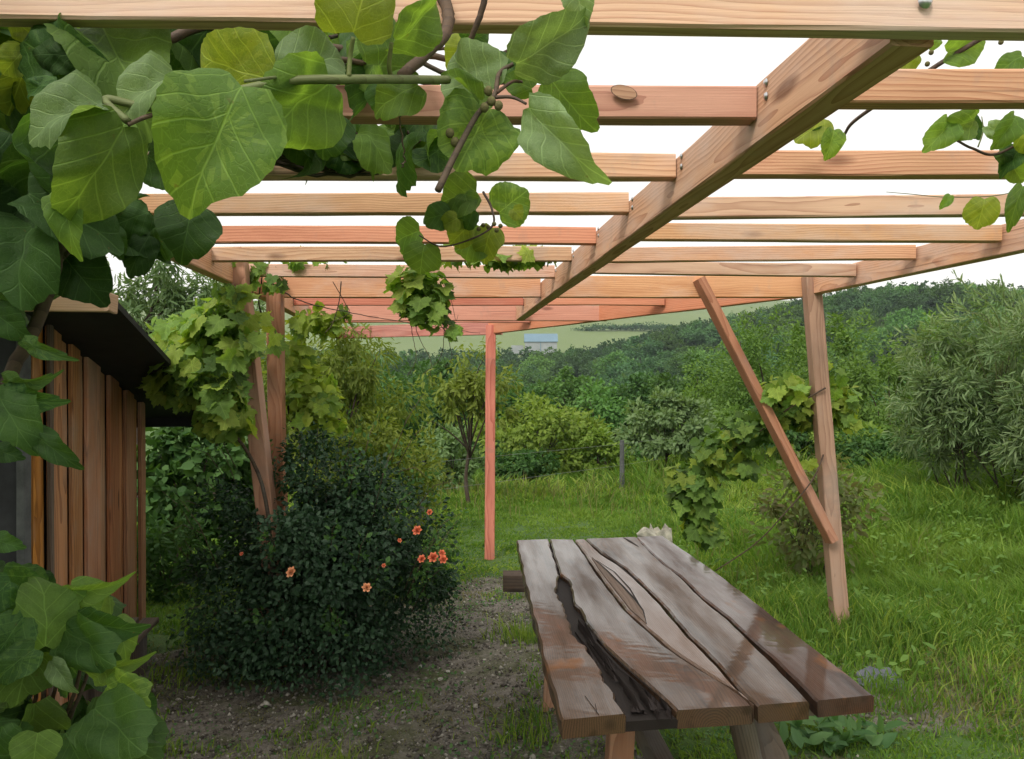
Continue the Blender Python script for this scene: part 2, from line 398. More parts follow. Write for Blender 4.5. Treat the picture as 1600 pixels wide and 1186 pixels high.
# ------------------------------------------------------------------ pergola
ZT = 2.22
def roofz(y): return ZT if y < 4.9 else ZT - .04 * (y - 4.9)
def RP(x, y, dz=0): return Vector((x, y, roofz(y) + dz))
def xl(y): return -1.47 - .1 * (y - 3.78) if y < 4.9 else -1.58 - .06 * (y - 4.9)     # inner faces of the long beams
def xm(y): return .518 - .104 * (y - 1.635)
def xr(y): return 2.01 - .105 * (y - 3.22)
def xr2(y): return 1.84 - .80 * (y - 4.9)
perg = thing('pergola', 'unroofed pergola of sawn pinkish larch joists on leaning square posts', 'pergola', (.2, 4.5, 0))
joist_y = [1.635, 2.17, 2.686, 3.22, 3.78, 4.30]
BH = .125
beam('long_beam', RP(xl(.6) - .035, .6), RP(xl(4.93) - .035, 4.93), .065, BH, LARCH, perg)
beam('long_beam', RP(xl(4.94) - .035, 4.95), RP(xl(8.05) - .035, 8.05), .065, BH, LARCH, perg)
MID = beam('long_beam', RP(xm(1.16) + .035, 1.16, -.002), RP(xm(6.30) + .035, 6.30, .002), .07, BH, LARCH, perg)
beam('long_beam', RP(xr(.6) + .035, .6), RP(xr(4.90) + .035, 4.90), .065, BH, LARCH, perg)
beam('long_beam', RP(xr2(4.92) + .04, 4.94), RP(xr2(7.50) + .03, 7.5), .06, BH, LARCHR, perg)
beam('header', RP(-2.4, 1.128, .030), RP(3.2, 1.14, -.040), .036, .111, LARCH, perg)
beam('header', RP(xl(4.88) + .005, 4.86), RP(xm(4.86) - .003, 4.86), .06, BH + .01, LARCH, perg)
beam('header', RP(xm(4.86) + .073, 4.862), RP(xr(4.86) - .003, 4.865), .06, BH + .01, LARCH, perg)
beam('header', RP(-1.68, 6.34), RP(.78, 6.34, .0), .05, BH, LARCHR, perg)
beam('header', RP(xl(8.0) + .0, 8.02), RP(-.10, 7.55), .06, BH, LARCHR, perg)
for i, y in enumerate(joist_y):
    x0, x1 = xl(y), xm(y)
    if y < 2.5: x0 = xl(y) - (.9 if y < 2 else .0)
    j = .006 * ((i * 7) % 5 - 2)
    jo = beam('joist', RP(x0 + .002, y, j * .4), RP(x1 - .003, y + .012, j), .05, .07, LARCH if i % 3 else LARCHR, perg)
    if i == 0: KJ = jo
    beam('joist', RP(x1 + .073, y - .02, -j), RP((xr(y) - .002) if y > 2.9 else 3.4, y - .045, j), .05, .07, LARCH, perg)
for y, a, b in ((5.76, xl(5.76) + .002, xm(5.76) - .003), (5.77, xm(5.76) + .073, xr2(5.76) - .01), (6.98, xl(6.98) + .002, .16)):
    beam('joist', RP(a, y), RP(b, y + .01), .05, .07, LARCHR, perg)
# posts (rough 9 cm square timber, leaning a little)
def post(top, foot, wd, mat):
    top, foot = Vector(top), Vector(foot)
    beam('post', foot, top, wd, wd, mat, perg, up=(0, -1, .001), bow=.008, anchor='mid')
def gpt(x, y, s=-.15): return Vector((x, y, float(G(x, y)) + s))
tl = P(372, 415, 4.2); fl = P(414, 790, 4.2); dirv = (fl - tl) / (tl.z - fl.z)
post(Vector((tl.x, 4.2, ZT - .01)), tl + dirv * (tl.z + .1), .09, POSTW)
t2 = P(429, 440, 4.76); f2 = P(436, 740, 4.76); dv = (f2 - t2) / (t2.z - f2.z)
post(Vector((t2.x, 4.77, roofz(4.8) - .015)), t2 + dv * (t2.z + .1), .088, POSTW)
tr = P(1267, 433, 4.77); fr = P(1314, 985, 4.77); dv = (fr - tr) / (tr.z - fr.z)
post(Vector((tr.x, 4.77, ZT - .012)), fr + dv * .2, .092, POSTW)
tc_ = P(767, 508, 7.46); fc_ = P(765, 876, 7.46)
post(Vector((tc_.x, 7.46, tc_.z + .0)), fc_ + Vector((0, 0, -.2)), .095, LARCHR)
# diagonal brace from the right post to the header
b0 = P(1092, 436, 4.80); b1 = P(1300, 846, 4.70)
beam('brace', b1, b0, .055, .075, POSTW, perg, up=(.3, -1, 0), anchor='mid')
b0 = P(553, 478, 5.6); b1 = P(440, 472, 4.86)
kn = P(975, 144, 1.6085)
for nm, mt, rr, dy in (('knot_ring', STEMB, .9, 0), ('knot', POSTW, .84, -.0004)):
    m = MB(); m.add([(kn.x + .031 * rr * math.cos(t), kn.y + dy, kn.z + .0165 * rr * math.sin(t) - .006 * math.cos(t) * rr) for t in np.linspace(0, 2 * math.pi, 24, endpoint=False)], [tuple(range(24))[::-1]])
    m.build(nm, mt, KJ)
# screws where the joists meet the middle beam
sc = MB()
th = [2 * math.pi * j / 10 for j in range(10)]
sc.add([(0, math.cos(t) * .009, math.sin(t) * .009) for t in th] + [(-.004, math.cos(t) * .006, math.sin(t) * .006) for t in th] + [(-.0055, 0, 0)],
       [(j, (j + 1) % 10, 10 + (j + 1) % 10, 10 + j) for j in range(10)] + [(10 + j, 10 + (j + 1) % 10, 20) for j in range(10)])
scm = mesh('screw', sc.v, sc.f, STEEL, True)
for y in joist_y:
    for dz in (-.022, -.05):
        obj('screw', scm, MID, Matrix.Translation((xm(y - .055) - .0025, y - .055, ZT + dz)))
obj('bolt', scm, perg, Matrix.Translation(P(1446, 2, 1.1085)) @ Matrix.Rotation(R(90), 4, 'Z') @ Matrix.Scale(1.2, 4))

# ------------------------------------------------------------------ shed
shed = thing('shed', 'low wooden shed of rough brown upright boards with dark lean-to roof', 'shed', (-2.9, 4.0, 0))
A, B = Vector((-2.02, 3.2, 0)), Vector((-2.26, 4.62, 0))          # right side wall, front corner and back corner
sdir = (B - A).normalized(); snor = Vector((sdir.y, -sdir.x, 0))    # snor points right, away from the shed
def roof_under(y): return 1.93 - .335 * (y - 3.2)
Lw = (B - A).length; pos = 0.0; i = 0
rs = random.Random(3)
inner = MB()
while pos < Lw - .02:
    wd = min(rs.uniform(.085, .16), Lw - pos); out_ = .026 if i % 2 else .0
    m = A + sdir * (pos + wd / 2) + snor * (out_ + .012)
    top = roof_under(m.y) - .03
    beam('board', (m.x, m.y, .06 + rs.uniform(-.02, .03)), (m.x, m.y, top), wd + (.012 if i % 2 else -.006), .022, SHEDW, shed, up=snor, anchor='mid', bow=.004)
    pos += wd; i += 1
# batten, corner post, front panel and back
m = A + sdir * .1 + snor * .05
beam('batten', (m.x, m.y, .1), (m.x, m.y, roof_under(m.y) - .04), .03, .022, OLDW, shed, up=snor, anchor='mid')
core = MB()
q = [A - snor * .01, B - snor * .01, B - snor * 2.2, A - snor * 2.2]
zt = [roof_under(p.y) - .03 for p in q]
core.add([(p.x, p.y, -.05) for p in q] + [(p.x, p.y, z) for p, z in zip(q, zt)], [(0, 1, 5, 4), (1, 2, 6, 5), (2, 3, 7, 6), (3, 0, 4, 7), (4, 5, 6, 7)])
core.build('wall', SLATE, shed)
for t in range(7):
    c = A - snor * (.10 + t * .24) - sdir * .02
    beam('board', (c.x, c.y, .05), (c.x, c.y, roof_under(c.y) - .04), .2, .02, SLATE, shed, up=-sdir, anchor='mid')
beam('corner_post', (A.x + .005, A.y - .03, 0), (A.x + .005, A.y - .03, roof_under(3.2) - .03), .035, .05, FPOST, shed, up=(0, -1, 0), anchor='mid')
# roof
f0 = P(166, 462, 3.02); k0 = P(342, 652, 5.05)
fl_ = f0 - snor * 3.2 + Vector((0, 0, .0)); kl = k0 - snor * 3.2
rf = MB(); upv = Vector((0, 0, .028))
q = [f0, k0, kl, fl_]
rf.add([*q, *[p + upv for p in q]], [(0, 1, 2, 3), (4, 7, 6, 5), (0, 4, 5, 1), (1, 5, 6, 2), (2, 6, 7, 3), (3, 7, 4, 0)])
roof = rf.build('roof', ROOFM, shed)
rm = MB()
nrib = 26
for r_ in range(1, nrib):
    t = r_ / (nrib - 1)
    a = f0.lerp(fl_, t) + Vector((0, -.03, .034)); b = k0.lerp(kl, t) + Vector((0, .04, .034))
    rm.tube([a, b], .022, 6)
rm.build('corrugated_sheet', ROOFG, shed, True)
fb = f0 + Vector((.01, -.016, -.005))
FA = beam('fascia', fb, fb - snor * 3.1, .026, .062, PALEW, shed)
beam('fascia_end', f0 + Vector((.018, -.03, .012)), f0 + Vector((.018, .04, .005)), .02, .075, PALEW, FA)
kb = k0 + Vector((.01, .02, .01))
beam('eaves_board', kb, kb - snor * 3.1, .03, .07, ROOFM, shed)

# weathered bench by the shed corner
bn = thing('bench', 'small weathered grey plank bench at the shed corner', 'bench', (-2.0, 3.95, 0))
bx = Vector((-1.99, 3.95, 0))
zt_ = .27
beam('seat_plank', (-2.12, 4.18, zt_), (-2.03, 3.62, zt_ + .02), .16, .028, OLDW, bn)
beam('seat_plank', (-1.99, 4.22, zt_ - .01), (-1.935, 3.86, zt_ - .012), .085, .03, OLDW, bn)
for yy, xx in ((4.08, -2.05), (3.70, -2.0)):
    beam('end_board', (xx, yy, zt_ - .035), (xx, yy, -.04), .20, .04, OLDW, bn, up=(0, 1, 0), anchor='mid')

# ------------------------------------------------------------------ table
table = thing('garden_table', 'long wet slab table of dark cracked planks on log trestles', 'table', (.5, 3.0, 0))
TZ = .75
def T(zx, zy): return Pz(760 + zx / 2.5, 780 + zy / 2.5, TZ)     # read from the 2.5x enlargement of the table
ax0 = (T(117, 160) + T(690, 143)) / 2; ax1 = (T(295, 860) + T(1515, 765)) / 2
TM = frame((ax1.x, ax1.y, TZ), ax0 - ax1); TI = TM.inverted()
def plank(name, left, right, thick, mat, seed, jit=.002, drop=0):
    """board between two edge lines given far to near"""
    rs = random.Random(seed)
    def res(line, n=110):
        pts = [TI @ T(*p) for p in line]
        pts.sort(key=lambda p: -p.x); xs_ = np.array([p.x for p in pts])[::-1]; ys_ = np.array([p.y for p in pts])[::-1]
        t = np.linspace(0, 1, n); xx = xs_[-1] + (xs_[0] - xs_[-1]) * t
        return [(float(x), float(np.interp(x, xs_, ys_))) for x in xx]
    l, r = res(left), res(right); n = len(l); V = []; F = []
    ch = .006
    for i in range(n):
        (lx, ly), (rx, ry) = l[i], r[i]; m = (0 if i in (0, n - 1) else 1)
        wd = ly - ry
        ly += m * (jit * math.sin(lx * 9 + seed) * math.sin(lx * 23 + 2 * seed) + rs.uniform(-.0005, .0005)); ry += m * (jit * math.sin(rx * 11 + seed * 3) * math.sin(rx * 19 + seed) + rs.uniform(-.0005, .0005))
        c = min(ch, abs(wd) * .2); e = .0 if m else .0
        row = [(lx, ly, -c), (lx, ly - c, 0)]
        for q in range(1, 5):
            t = q / 5; row.append((lx + (rx - lx) * t, (ly - c) + (ry + c - ly + c) * t, rs.uniform(-.00007, .00007)))
        row += [(rx, ry + c, 0), (rx, ry, -c), (rx, ry + c * .3, -thick), (lx, ly - c * .3, -thick)]
        row = [(x, y, z - drop) for x, y, z in row]
        V += row
    k = 10
    for i in range(n - 1):
        for j in range(k): F.append((i*k+j, i*k+(j+1) % k, (i+1)*k+(j+1) % k, (i+1)*k+j))
    F += [tuple(range(k))[::-1], tuple((n-1)*k+j for j in range(k))]
    return obj(name, mesh(name, V, F, mat), table, TM)
cr1L = [(243, 156), (262, 222), (283, 292), (274, 350), (290, 395), (310, 440), (325, 500), (337, 530), (385, 572), (440, 660), (470, 720), (545, 838)]
def jag(line, a, b, n_, amp, sd):
    rs = random.Random(sd); t0 = np.linspace(0, 1, len(line)); tt = np.linspace(0, 1, n_)
    return [(float(np.interp(t, t0, [p[0] for p in line])) + (rs.uniform(-amp, amp) * (.4 + t) if a < t < b else 0), float(np.interp(t, t0, [p[1] for p in line]))) for t in tt]
cr1R = [(248, 156), (267, 222), (290, 290), (312, 305), (333, 345), (345, 400), (385, 470), (405, 500), (470, 578), (590, 684), (665, 750), (742, 824)]
cr2L = [(341, 158), (385, 219), (420, 275), (480, 355), (540, 434), (620, 504), (700, 574), (760, 618), (850, 674), (940, 729), (1000, 769), (1040, 806)]
cr2M = [(352, 158), (395, 217), (430, 270), (488, 350), (548, 428), (628, 498), (705, 568), (765, 612), (853, 668), (942, 724), (1002, 764), (1043, 803)]
cr3L = [(386, 156), (445, 213), (535, 270), (605, 336), (675, 405), (735, 475), (785, 535), (846, 595), (896, 645), (945, 704), (992, 760), (1044, 802)]
cr3R = [(396, 154), (455, 208), (545, 263), (617, 330), (687, 400), (747, 470), (797, 530), (857, 590), (908, 640), (957, 698), (1006, 756), (1060, 804)]
cr4L = [(585, 147), (640, 205), (690, 252), (758, 303), (848, 393), (948, 474), (1036, 560), (1124, 645), (1194, 715), (1262, 789)]
cr4R = [(588, 147), (643, 204), (694, 250), (764, 300), (856, 388), (958, 468), (1050, 552), (1142, 634), (1216, 706), (1292, 786)]
def narrow(L_, R_, f):
    n_ = len(R_); return [(r[0] + (l[0] - r[0]) * f * (1 - i / (n_ - 1)), r[1]) for i, (l, r) in enumerate(zip(L_, R_))]
cr2M = narrow(cr2L, cr2M, .5); cr3R = narrow(cr3L, cr3R, .6); cr4R = narrow(cr4L, cr4R, .8)
outL = [(117, 160), (150, 320), (190, 480), (235, 660), (272, 790), (295, 862)]
outR = [(690, 143), (900, 285), (1120, 455), (1320, 610), (1515, 765)]
cr1L = jag(cr1L, .17, .97, 48, 9, 3); cr1R = jag(cr1R, .17, .55, 48, 9, 4)
plank('plank', outL, cr1L, .048, TABLEW, 1, .0035)
plank('plank', cr1R, cr2L, .048, TABLEW, 2)
plank('plank', cr2M, cr3L, .046, TABLEP, 3)
plank('plank', cr3R, cr4L, .047, TABLEW, 4)
plank('plank', cr4R, outR, .045, TABLEW, 5)
# rotten black heart between the first two planks, splintered and sunk
rotL = [(x - 6, y) for x, y in cr1L]; rotR = [(x + 6, y) for x, y in cr1R]
rot = plank('rotten_heart', rotL, rotR, .026, ROTW, 9, .0, .02); rot['label'] = 'black rotten hollow wood'
spl = MB(); rs = random.Random(5)
for i in range(26):
    t = rs.uniform(.5, 1); s = rs.uniform(.25, 1)
    l = [np.interp(t, np.linspace(0, 1, len(cr1L)), [p[k] for p in cr1L]) for k in (0, 1)]
    r = [np.interp(t, np.linspace(0, 1, len(cr1R)), [p[k] for p in cr1R]) for k in (0, 1)]
    p = TI @ T(l[0] + (r[0] - l[0]) * s, l[1] + (r[1] - l[1]) * s)
    ln = rs.uniform(.08, .3); w_ = rs.uniform(.003, .009); zz = -.012 + rs.uniform(-.004, .009)
    x0 = max(.01, p.x - ln); a = -.09 * (p.x - x0)
    spl.add([(p.x, p.y, zz), (x0, p.y + a - w_, zz - .004), (x0, p.y + a + w_, zz - .004), (x0 + .3 * (p.x - x0), p.y + a * .7, zz + .006), (p.x - .02, p.y, zz - .015)],
            [(0, 1, 3), (0, 3, 2), (1, 2, 3), (0, 4, 1), (0, 2, 4)])
spl.build('splinters', ROTW, rot, M=TM)['kind'] = 'stuff'
# bark-edged sliver in the pink board
sv = [TI @ T(*p) for p in [(412, 232), (470, 285), (530, 345), (580, 400), (610, 440), (624, 488), (560, 430), (500, 352), (440, 275)]]
slm = MB(); slm.add([(p.x, p.y, .0035) for p in sv] + [(p.x, p.y, -.002) for p in sv], [tuple(range(9))[::-1]] + [(i, (i + 1) % 9, 9 + (i + 1) % 9, 9 + i) for i in range(9)])
slm.build('bark_sliver', OLDW, table, M=TM)
ck = MB()
def crack(line, wd):
    pts = [TI @ T(*p) for p in line]; n = len(pts); V = []; Fc = []
    for i, p in enumerate(pts):
        t = i / (n - 1); w_ = wd * math.sin(math.pi * min(.999, max(.03, t))) + .0005
        V += [(p.x, p.y - w_, .0018), (p.x, p.y + w_, .0018), (p.x, p.y, .0005)]
    for i in range(n - 1): Fc += [(3*i, 3*i+2, 3*i+5, 3*i+3), (3*i+2, 3*i+1, 3*i+4, 3*i+5)]
    ck.add(V, Fc)
crack([(412, 228), (470, 278), (530, 338), (580, 392), (612, 436), (626, 488)], .004)
crack([(430, 240), (500, 285), (560, 350), (590, 400), (610, 440)], .002)
crack([(455, 205), (520, 262), (580, 312), (640, 365)], .0025)
crack([(385, 480), (430, 560), (520, 660), (640, 760)], .003)
crack([(400, 500), (470, 590), (580, 690), (720, 812)], .002)
crack([(535, 150), (560, 165), (595, 186)], .006)
crack([(425, 800), (432, 838)], .002); crack([(385, 770), (440, 845)], .0015)
ck.build('drying_cracks', ROTW, table, M=TM)['kind'] = 'stuff'
# trestles
def tp(u, v, z): p = TM @ Vector((u, v, 0)); return Vector((p.x, p.y, z))
def log(name, p0, p1, r, mat, seed):
    rs = random.Random(seed); m = MB(); p0, p1 = Vector(p0), Vector(p1)
    n = 9; pts = [p0.lerp(p1, i / n) + Vector((rs.uniform(-1, 1), rs.uniform(-1, 1), rs.uniform(-1, 1))) * r * .1 for i in range(n + 1)]
    L = (p1 - p0).length
    Mx = frame(p0, p1 - p0); Mi = Mx.inverted()
    m.tube([Mi @ p for p in pts], [r * rs.uniform(.93, 1.05) for _ in pts], 10)
    return m.build(name, mat, table, True, Mx)
for u in (.30, 1.75):
    beam('cross_beam', tp(u, .33, TZ - .05), tp(u, -.36, TZ - .05), .09, .10, OLDW, table)
    beam('leg', tp(u - .05, .25, -.05), tp(u, .20, TZ - .12), .075, .075, POSTW, table, up=(0, -1, 0), anchor='mid')
    log('leg', tp(u - .18, -.36, -.05), tp(u + .03, -.18, TZ - .12), .062, OLDW, u)
    log('strut', tp(u + .06, -.33, -.05), tp(u - .12, -.10, TZ - .07), .036, OLDW, u + 1)
beam('stretcher', tp(.35, .0, .34), tp(1.72, .0, .34), .06, .09, OLDW, table)

blk = tag(beam('wooden_block', P(786, 895, 4.75), P(826, 895, 4.75), .14, .10, BARK, None), 'squat dark wooden block behind the table end', 'block')

def leafcloud(pos, ax, nr, L, asp, fold=.25):
    """numpy: one folded six-point leaf per position -> V, F"""
    ax = ax / np.linalg.norm(ax, axis=1, keepdims=True)
    nr = nr - (nr * ax).sum(1, keepdims=True) * ax; nr = nr / (np.linalg.norm(nr, axis=1, keepdims=True) + 1e-9)
    sd_ = np.cross(nr, ax); n = len(pos); L = L[:, None]
    W = L * asp * .5; V = np.empty((n, 6, 3))
    V[:, 0] = pos; V[:, 3] = pos + ax * L - nr * L * .08
    V[:, 1] = pos + ax * L * .33 + sd_ * W + nr * W * fold; V[:, 2] = pos + ax * L * .7 + sd_ * W * .75 + nr * W * fold * .6
    V[:, 4] = pos + ax * L * .7 - sd_ * W * .75 + nr * W * fold * .6; V[:, 5] = pos + ax * L * .33 - sd_ * W + nr * W * fold
    b = np.arange(n)[:, None] * 6
    F = np.concatenate([b + np.array([[0, 3, 2, 1]]), b + np.array([[0, 5, 4, 3]])], 1).reshape(-1, 4)
    return V.reshape(-1, 3), F
# ------------------------------------------------------------------ leaves
def leaf_mesh(name, mat, fold, droop, wave, seed, kind='kiwi', nseg=44, rings=(0, .25, .5, .75, .92, 1)):
    rs = np.random.default_rng(seed)
    th = np.linspace(0, 2 * np.pi, nseg, endpoint=False)
    a = np.abs(np.where(th > np.pi, th - 2 * np.pi, th))
    if kind == 'kiwi':
        r = .52 * (1 + .19 * np.exp(-(a / .2) ** 2) - .30 * np.exp(-((np.pi - a) / .30) ** 2) + .05 * np.cos(2 * a))
        q1, q2, q3 = rs.uniform(0, 6.28, 3)
        r = r * (1 + .035 * np.sin(2 * th + q1) + .035 * np.sin(3 * th + q2) + .015 * np.sin(5 * th + q3)) * (1 + .012 * np.where(np.arange(nseg) % 2, 1, -1) + rs.uniform(-.015, .015, nseg)); cx = .46
    else:
        r = .36 * (1 + .50 * np.exp(-(a / .27) ** 2) + .40 * np.exp(-((a - 1.12) / .27) ** 2) + .34 * np.exp(-((a - 2.1) / .33) ** 2) - .55 * np.exp(-((np.pi - a) / .25) ** 2))
        r = r * (1 + .09 * np.where(np.arange(nseg) % 2, 1, -1) + rs.uniform(-.03, .03, nseg)); cx = .40
    V = [(cx, 0.)]; F = []
    for q in rings[1:]:
        V += [(cx + q * r[i] * np.cos(th[i]), q * r[i] * np.sin(th[i])) for i in range(nseg)]
    V = np.array(V)
    F += [(0, 1 + i, 1 + (i + 1) % nseg) for i in range(nseg)]
    for k in range(len(rings) - 2):
        b0_, b1_ = 1 + k * nseg, 1 + (k + 1) * nseg
        F += [(b0_ + i, b1_ + i, b1_ + (i + 1) % nseg, b0_ + (i + 1) % nseg) for i in range(nseg)]
    x, y = V[:, 0], V[:, 1]; pz = rs.uniform(0, 6, 4)
    z = fold * np.sqrt(y * y + .004) - fold * .06 - droop * (x - .15) ** 2 * np.sign(x - .15) + wave * (np.sin(x * 8 + pz[0]) * np.sin(y * 9 + pz[1]) + .6 * np.sin(y * 15 + pz[2]) * np.abs(y))
    rr2 = ((x - cx) ** 2 + y * y) / .27
    if kind == 'kiwi': z = z - .10 * rr2 ** 2 * (1 + .9 * np.sin(3 * np.arctan2(y, x - cx) + pz[3])) + .025 * np.sin(x * 17 + pz[2]) * np.sin(y * 19 + pz[0])
    x2 = x - cx * 0; uv = np.stack([np.clip(x * .9 + .05, 0, 1), y + .5], 1)
    me = mesh(name, np.stack([x2, y, z], 1), F, mat, True, rs.uniform(0, .25, len(F)), uv)
    return me
LV = {}
for nm, mt in (('k', KIWI), ('s', KIWIS), ('y', KIWIY), ('d', KIWID)):
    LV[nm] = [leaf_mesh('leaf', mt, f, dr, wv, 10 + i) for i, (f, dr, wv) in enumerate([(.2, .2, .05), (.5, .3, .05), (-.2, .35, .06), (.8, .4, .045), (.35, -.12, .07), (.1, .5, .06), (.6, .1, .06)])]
for nm, mt in (('g', GRAPE), ('gy', GRAPEY), ('gd', GRAPED)):
    LV[nm] = [leaf_mesh('leaf', mt, f, dr, wv, 30 + i, 'grape', 38, (0, .5, 1)) for i, (f, dr, wv) in enumerate([(.2, .2, .05), (-.2, .35, .05), (.45, .3, .06)])]
LEAFN = {}
def leaf(parent, kind, pet, tip, wf=1.0, roll=0.0, var=None, nrm=None, stalk=None):
    """leaf object from petiole point to tip; roll turns it about its midrib from facing the viewer"""
    pet, tip = Vector(pet), Vector(tip); ax = tip - pet; L = ax.length; x = ax / L
    if nrm is None:
        v = Vector((0, 0, CAMZ)) - pet; z = v - v.dot(x) * x; z.normalize(); z = Matrix.Rotation(roll, 3, x) @ z
    else:
        z = Vector(nrm); z = z - z.dot(x) * x
        if z.length < 1e-3: z = x.orthogonal()
        z.normalize()
    y = z.cross(x); M = Matrix((x, y, z)).transposed().to_4x4()
    M = Matrix.Translation(pet) @ M @ Matrix.Diagonal((L, L * wf, L, 1))
    ms = LV[kind]; me = ms[var % len(ms)] if var is not None else random.choice(ms)
    return obj('leaf', me, parent, M)
def bez(pts, n=14):
    """smooth line through points (Catmull-Rom)"""
    pts = [Vector(p) for p in pts]; q = [pts[0] * 2 - pts[1]] + pts + [pts[-1] * 2 - pts[-2]]; o_ = []
    for i in range(1, len(q) - 2):
        for s in range(n):
            t = s / n
            o_.append(.5 * ((2 * q[i]) + (-q[i-1] + q[i+1]) * t + (2*q[i-1] - 5*q[i] + 4*q[i+1] - q[i+2]) * t * t + (-q[i-1] + 3*q[i] - 3*q[i+1] + q[i+2]) * t ** 3))
    return o_ + [pts[-1]]
def stem(parent, pts, r0, r1, mat, name='stem', wob=0.0, k=6, n=8):
    L = bez(pts, n); m = MB()
    if wob: L = [p + Vector((random.uniform(-1, 1), random.uniform(-1, 1), random.uniform(-1, 1))) * wob for p in L]
    o_ = L[0]; rr = [r0 + (r1 - r0) * i / (len(L) - 1) for i in range(len(L))]
    m.tube([p - o_ for p in L], rr, k)
    return m.build(name, mat, parent, True, Matrix.Translation(o_))
def ball(parent, name, c, r, mat, sq=1.0):
    V = []; F = []; nu, nv = 8, 6
    for i in range(1, nv):
        for j in range(nu):
            a, b = math.pi * i / nv, 2 * math.pi * j / nu
            V.append((r * math.sin(a) * math.cos(b), r * math.sin(a) * math.sin(b), r * sq * math.cos(a)))
    V += [(0, 0, r * sq), (0, 0, -r * sq)]
    for i in range(nv - 2):
        for j in range(nu): F.append((i*nu+j, (i+1)*nu+j, (i+1)*nu+(j+1) % nu, i*nu+(j+1) % nu))
    t, b = len(V) - 2, len(V) - 1
    F += [(t, j, (j + 1) % nu) for j in range(nu)] + [(b, (nv-2)*nu+(j+1) % nu, (nv-2)*nu+j) for j in range(nu)]
    return obj(name, mesh(name, V, F, mat, True), parent, Matrix.Translation(Vector(c)))

random.seed(21)
# ---- kiwi vine over the near left of the pergola
kv = thing('kiwi_vine', 'big-leaved kiwi vine sprawling over the near joists and down beside the shed', 'vine', (-1.2, 1.2, 0))
D = .86
def lf(kind, a, b, d0=D, d1=None, wf=1.0, roll=0, var=None):
    d1 = d0 if d1 is None else d1
    return leaf(kv, kind, P(a[0], a[1], d0), P(b[0], b[1], d1), wf, R(roll), var)
MAIN = [
 ('k', (383, 126), (296, 292), .80, .77, 1.02, 12, 1), ('y', (428, 124), (300, 92), .90, .89, 1.0, -15, 0),
 ('s', (278, 118), (184, 152), .86, .82, .8, 48, 3), ('s', (440, 112), (540, 78), .90, .93, .95, -18, 0),
 ('k', (525, 122), (405, 208), .90, .88, .95, -22, 4), ('y', (552, 58), (585, -75), .86, .84, 1.25, 25, 2),
 ('k', (612, 66), (708, 2), .90, .92, .72, 40, 1), ('s', (166, 158), (40, 186), .82, .78, .82, 50, 3),
 ('k', (200, 185), (112, 338), .82, .80, .74, -12, 0), ('k', (98, 288), (106, 374), .84, .82, .6, 20, 1),
 ('y', (136, 152), (58, 160), .87, .86, .5, 40, 3), ('k', (190, 250), (150, 170), .95, .97, .9, 10, 0),
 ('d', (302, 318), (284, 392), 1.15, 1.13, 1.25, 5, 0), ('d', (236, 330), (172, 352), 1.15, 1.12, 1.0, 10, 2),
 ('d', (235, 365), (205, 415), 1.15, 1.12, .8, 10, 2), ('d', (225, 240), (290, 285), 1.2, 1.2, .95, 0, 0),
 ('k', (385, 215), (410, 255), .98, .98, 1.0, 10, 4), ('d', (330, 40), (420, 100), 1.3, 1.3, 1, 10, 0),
 ('s', (800, 102), (914, 42), 1.02, .98, .80, 20, 1), ('k', (858, 120), (912, 192), 1.06, 1.05, .95, 10, 0),
 ('s', (822, 162), (906, 264), 1.0, .96, .62, 18, 1), ('s', (776, 148), (688, 82), 1.04, 1.06, .9, -15, 0),
 ('k', (768, 160), (716, 262), 1.03, 1.0, 1.0, 0, 4), ('d', (806, 112), (752, 84), 1.1, 1.1, .9, 20, 2),
 ('k', (835, 140), (790, 120), 1.08, 1.08, .9, 0, 0), ('k', (752, 158), (696, 100), 1.0, 1.0, .35, 30, 3),
 ('s', (900, -30), (908, 30), 1.0, 1.0, .9, 10, 1), ('k', (660, 130), (585, 165), .98, .98, .9, 20, 0),
 ('k', (588, 110), (640, 30), .97, .99, 1.0, 15, 0), ('s', (505, 120), (470, 60), .97, .98, .9, -30, 4),
 ('d', (520, 175), (500, 235), 1.1, 1.1, 1.4, 15, 0), ('d', (720, 65), (765, 50), 1.25, 1.25, 1.2, 15, 0),
 ('y', (735, 60), (700, 95), 1.3, 1.3, 1.0, 15, 0), ('d', (595, 130), (585, 165), 1.05, 1.05, 1.1, 0, 2),
 ('k', (150, 30), (205, 110), 1.2, 1.1, .9, -20, 1), ('d', (180, 60), (190, 115), 1.25, 1.2, .6, 40, 3),
 ('y', (20, 30), (60, 62), 1.2, 1.2, .9, 0, 0), ('d', (30, 60), (120, 115), 1.15, 1.1, .9, 10, 0),
 ('d', (120, 88), (40, 80), 1.1, 1.1, .8, 10, 2), ('y', (40, 75), (5, 115), 1.15, 1.15, .9, 0, 0),
 ('d', (90, 130), (30, 140), 1.05, 1.05, .6, 30, 0),
]
for a in MAIN: lf(*a)
# hanging sprig in the middle, under the fourth joist
for (x0, y0, x1, y1, kd) in [(748, 298, 690, 312, 'k'), (776, 335, 820, 300, 'k'), (704, 335, 662, 340, 'd'), (745, 325, 700, 338, 'd'), (658, 360, 618, 374, 'k'),
                         (634, 376, 655, 400, 'k'), (664, 378, 655, 424, 'k'), (716, 340, 692, 354, 'y'), (770, 352, 752, 402, 'y'), (733, 352, 705, 380, 'y'), (725, 300, 735, 330, 'k'), (800, 325, 815, 340, 'y'), (760, 372, 715, 392, 'k')]:
    lf(kd, (x0, y0), (x1, y1), 1.95 + random.uniform(-.08, .08), None, random.uniform(.95, 1.3), random.uniform(-15, 25))
stem(kv, [P(755, 300, 2.0), P(768, 325, 1.97), P(770, 352, 1.95), P(740, 372, 1.93), P(690, 385, 1.93), P(655, 368, 1.93)], .0035, .0018, STEMB)
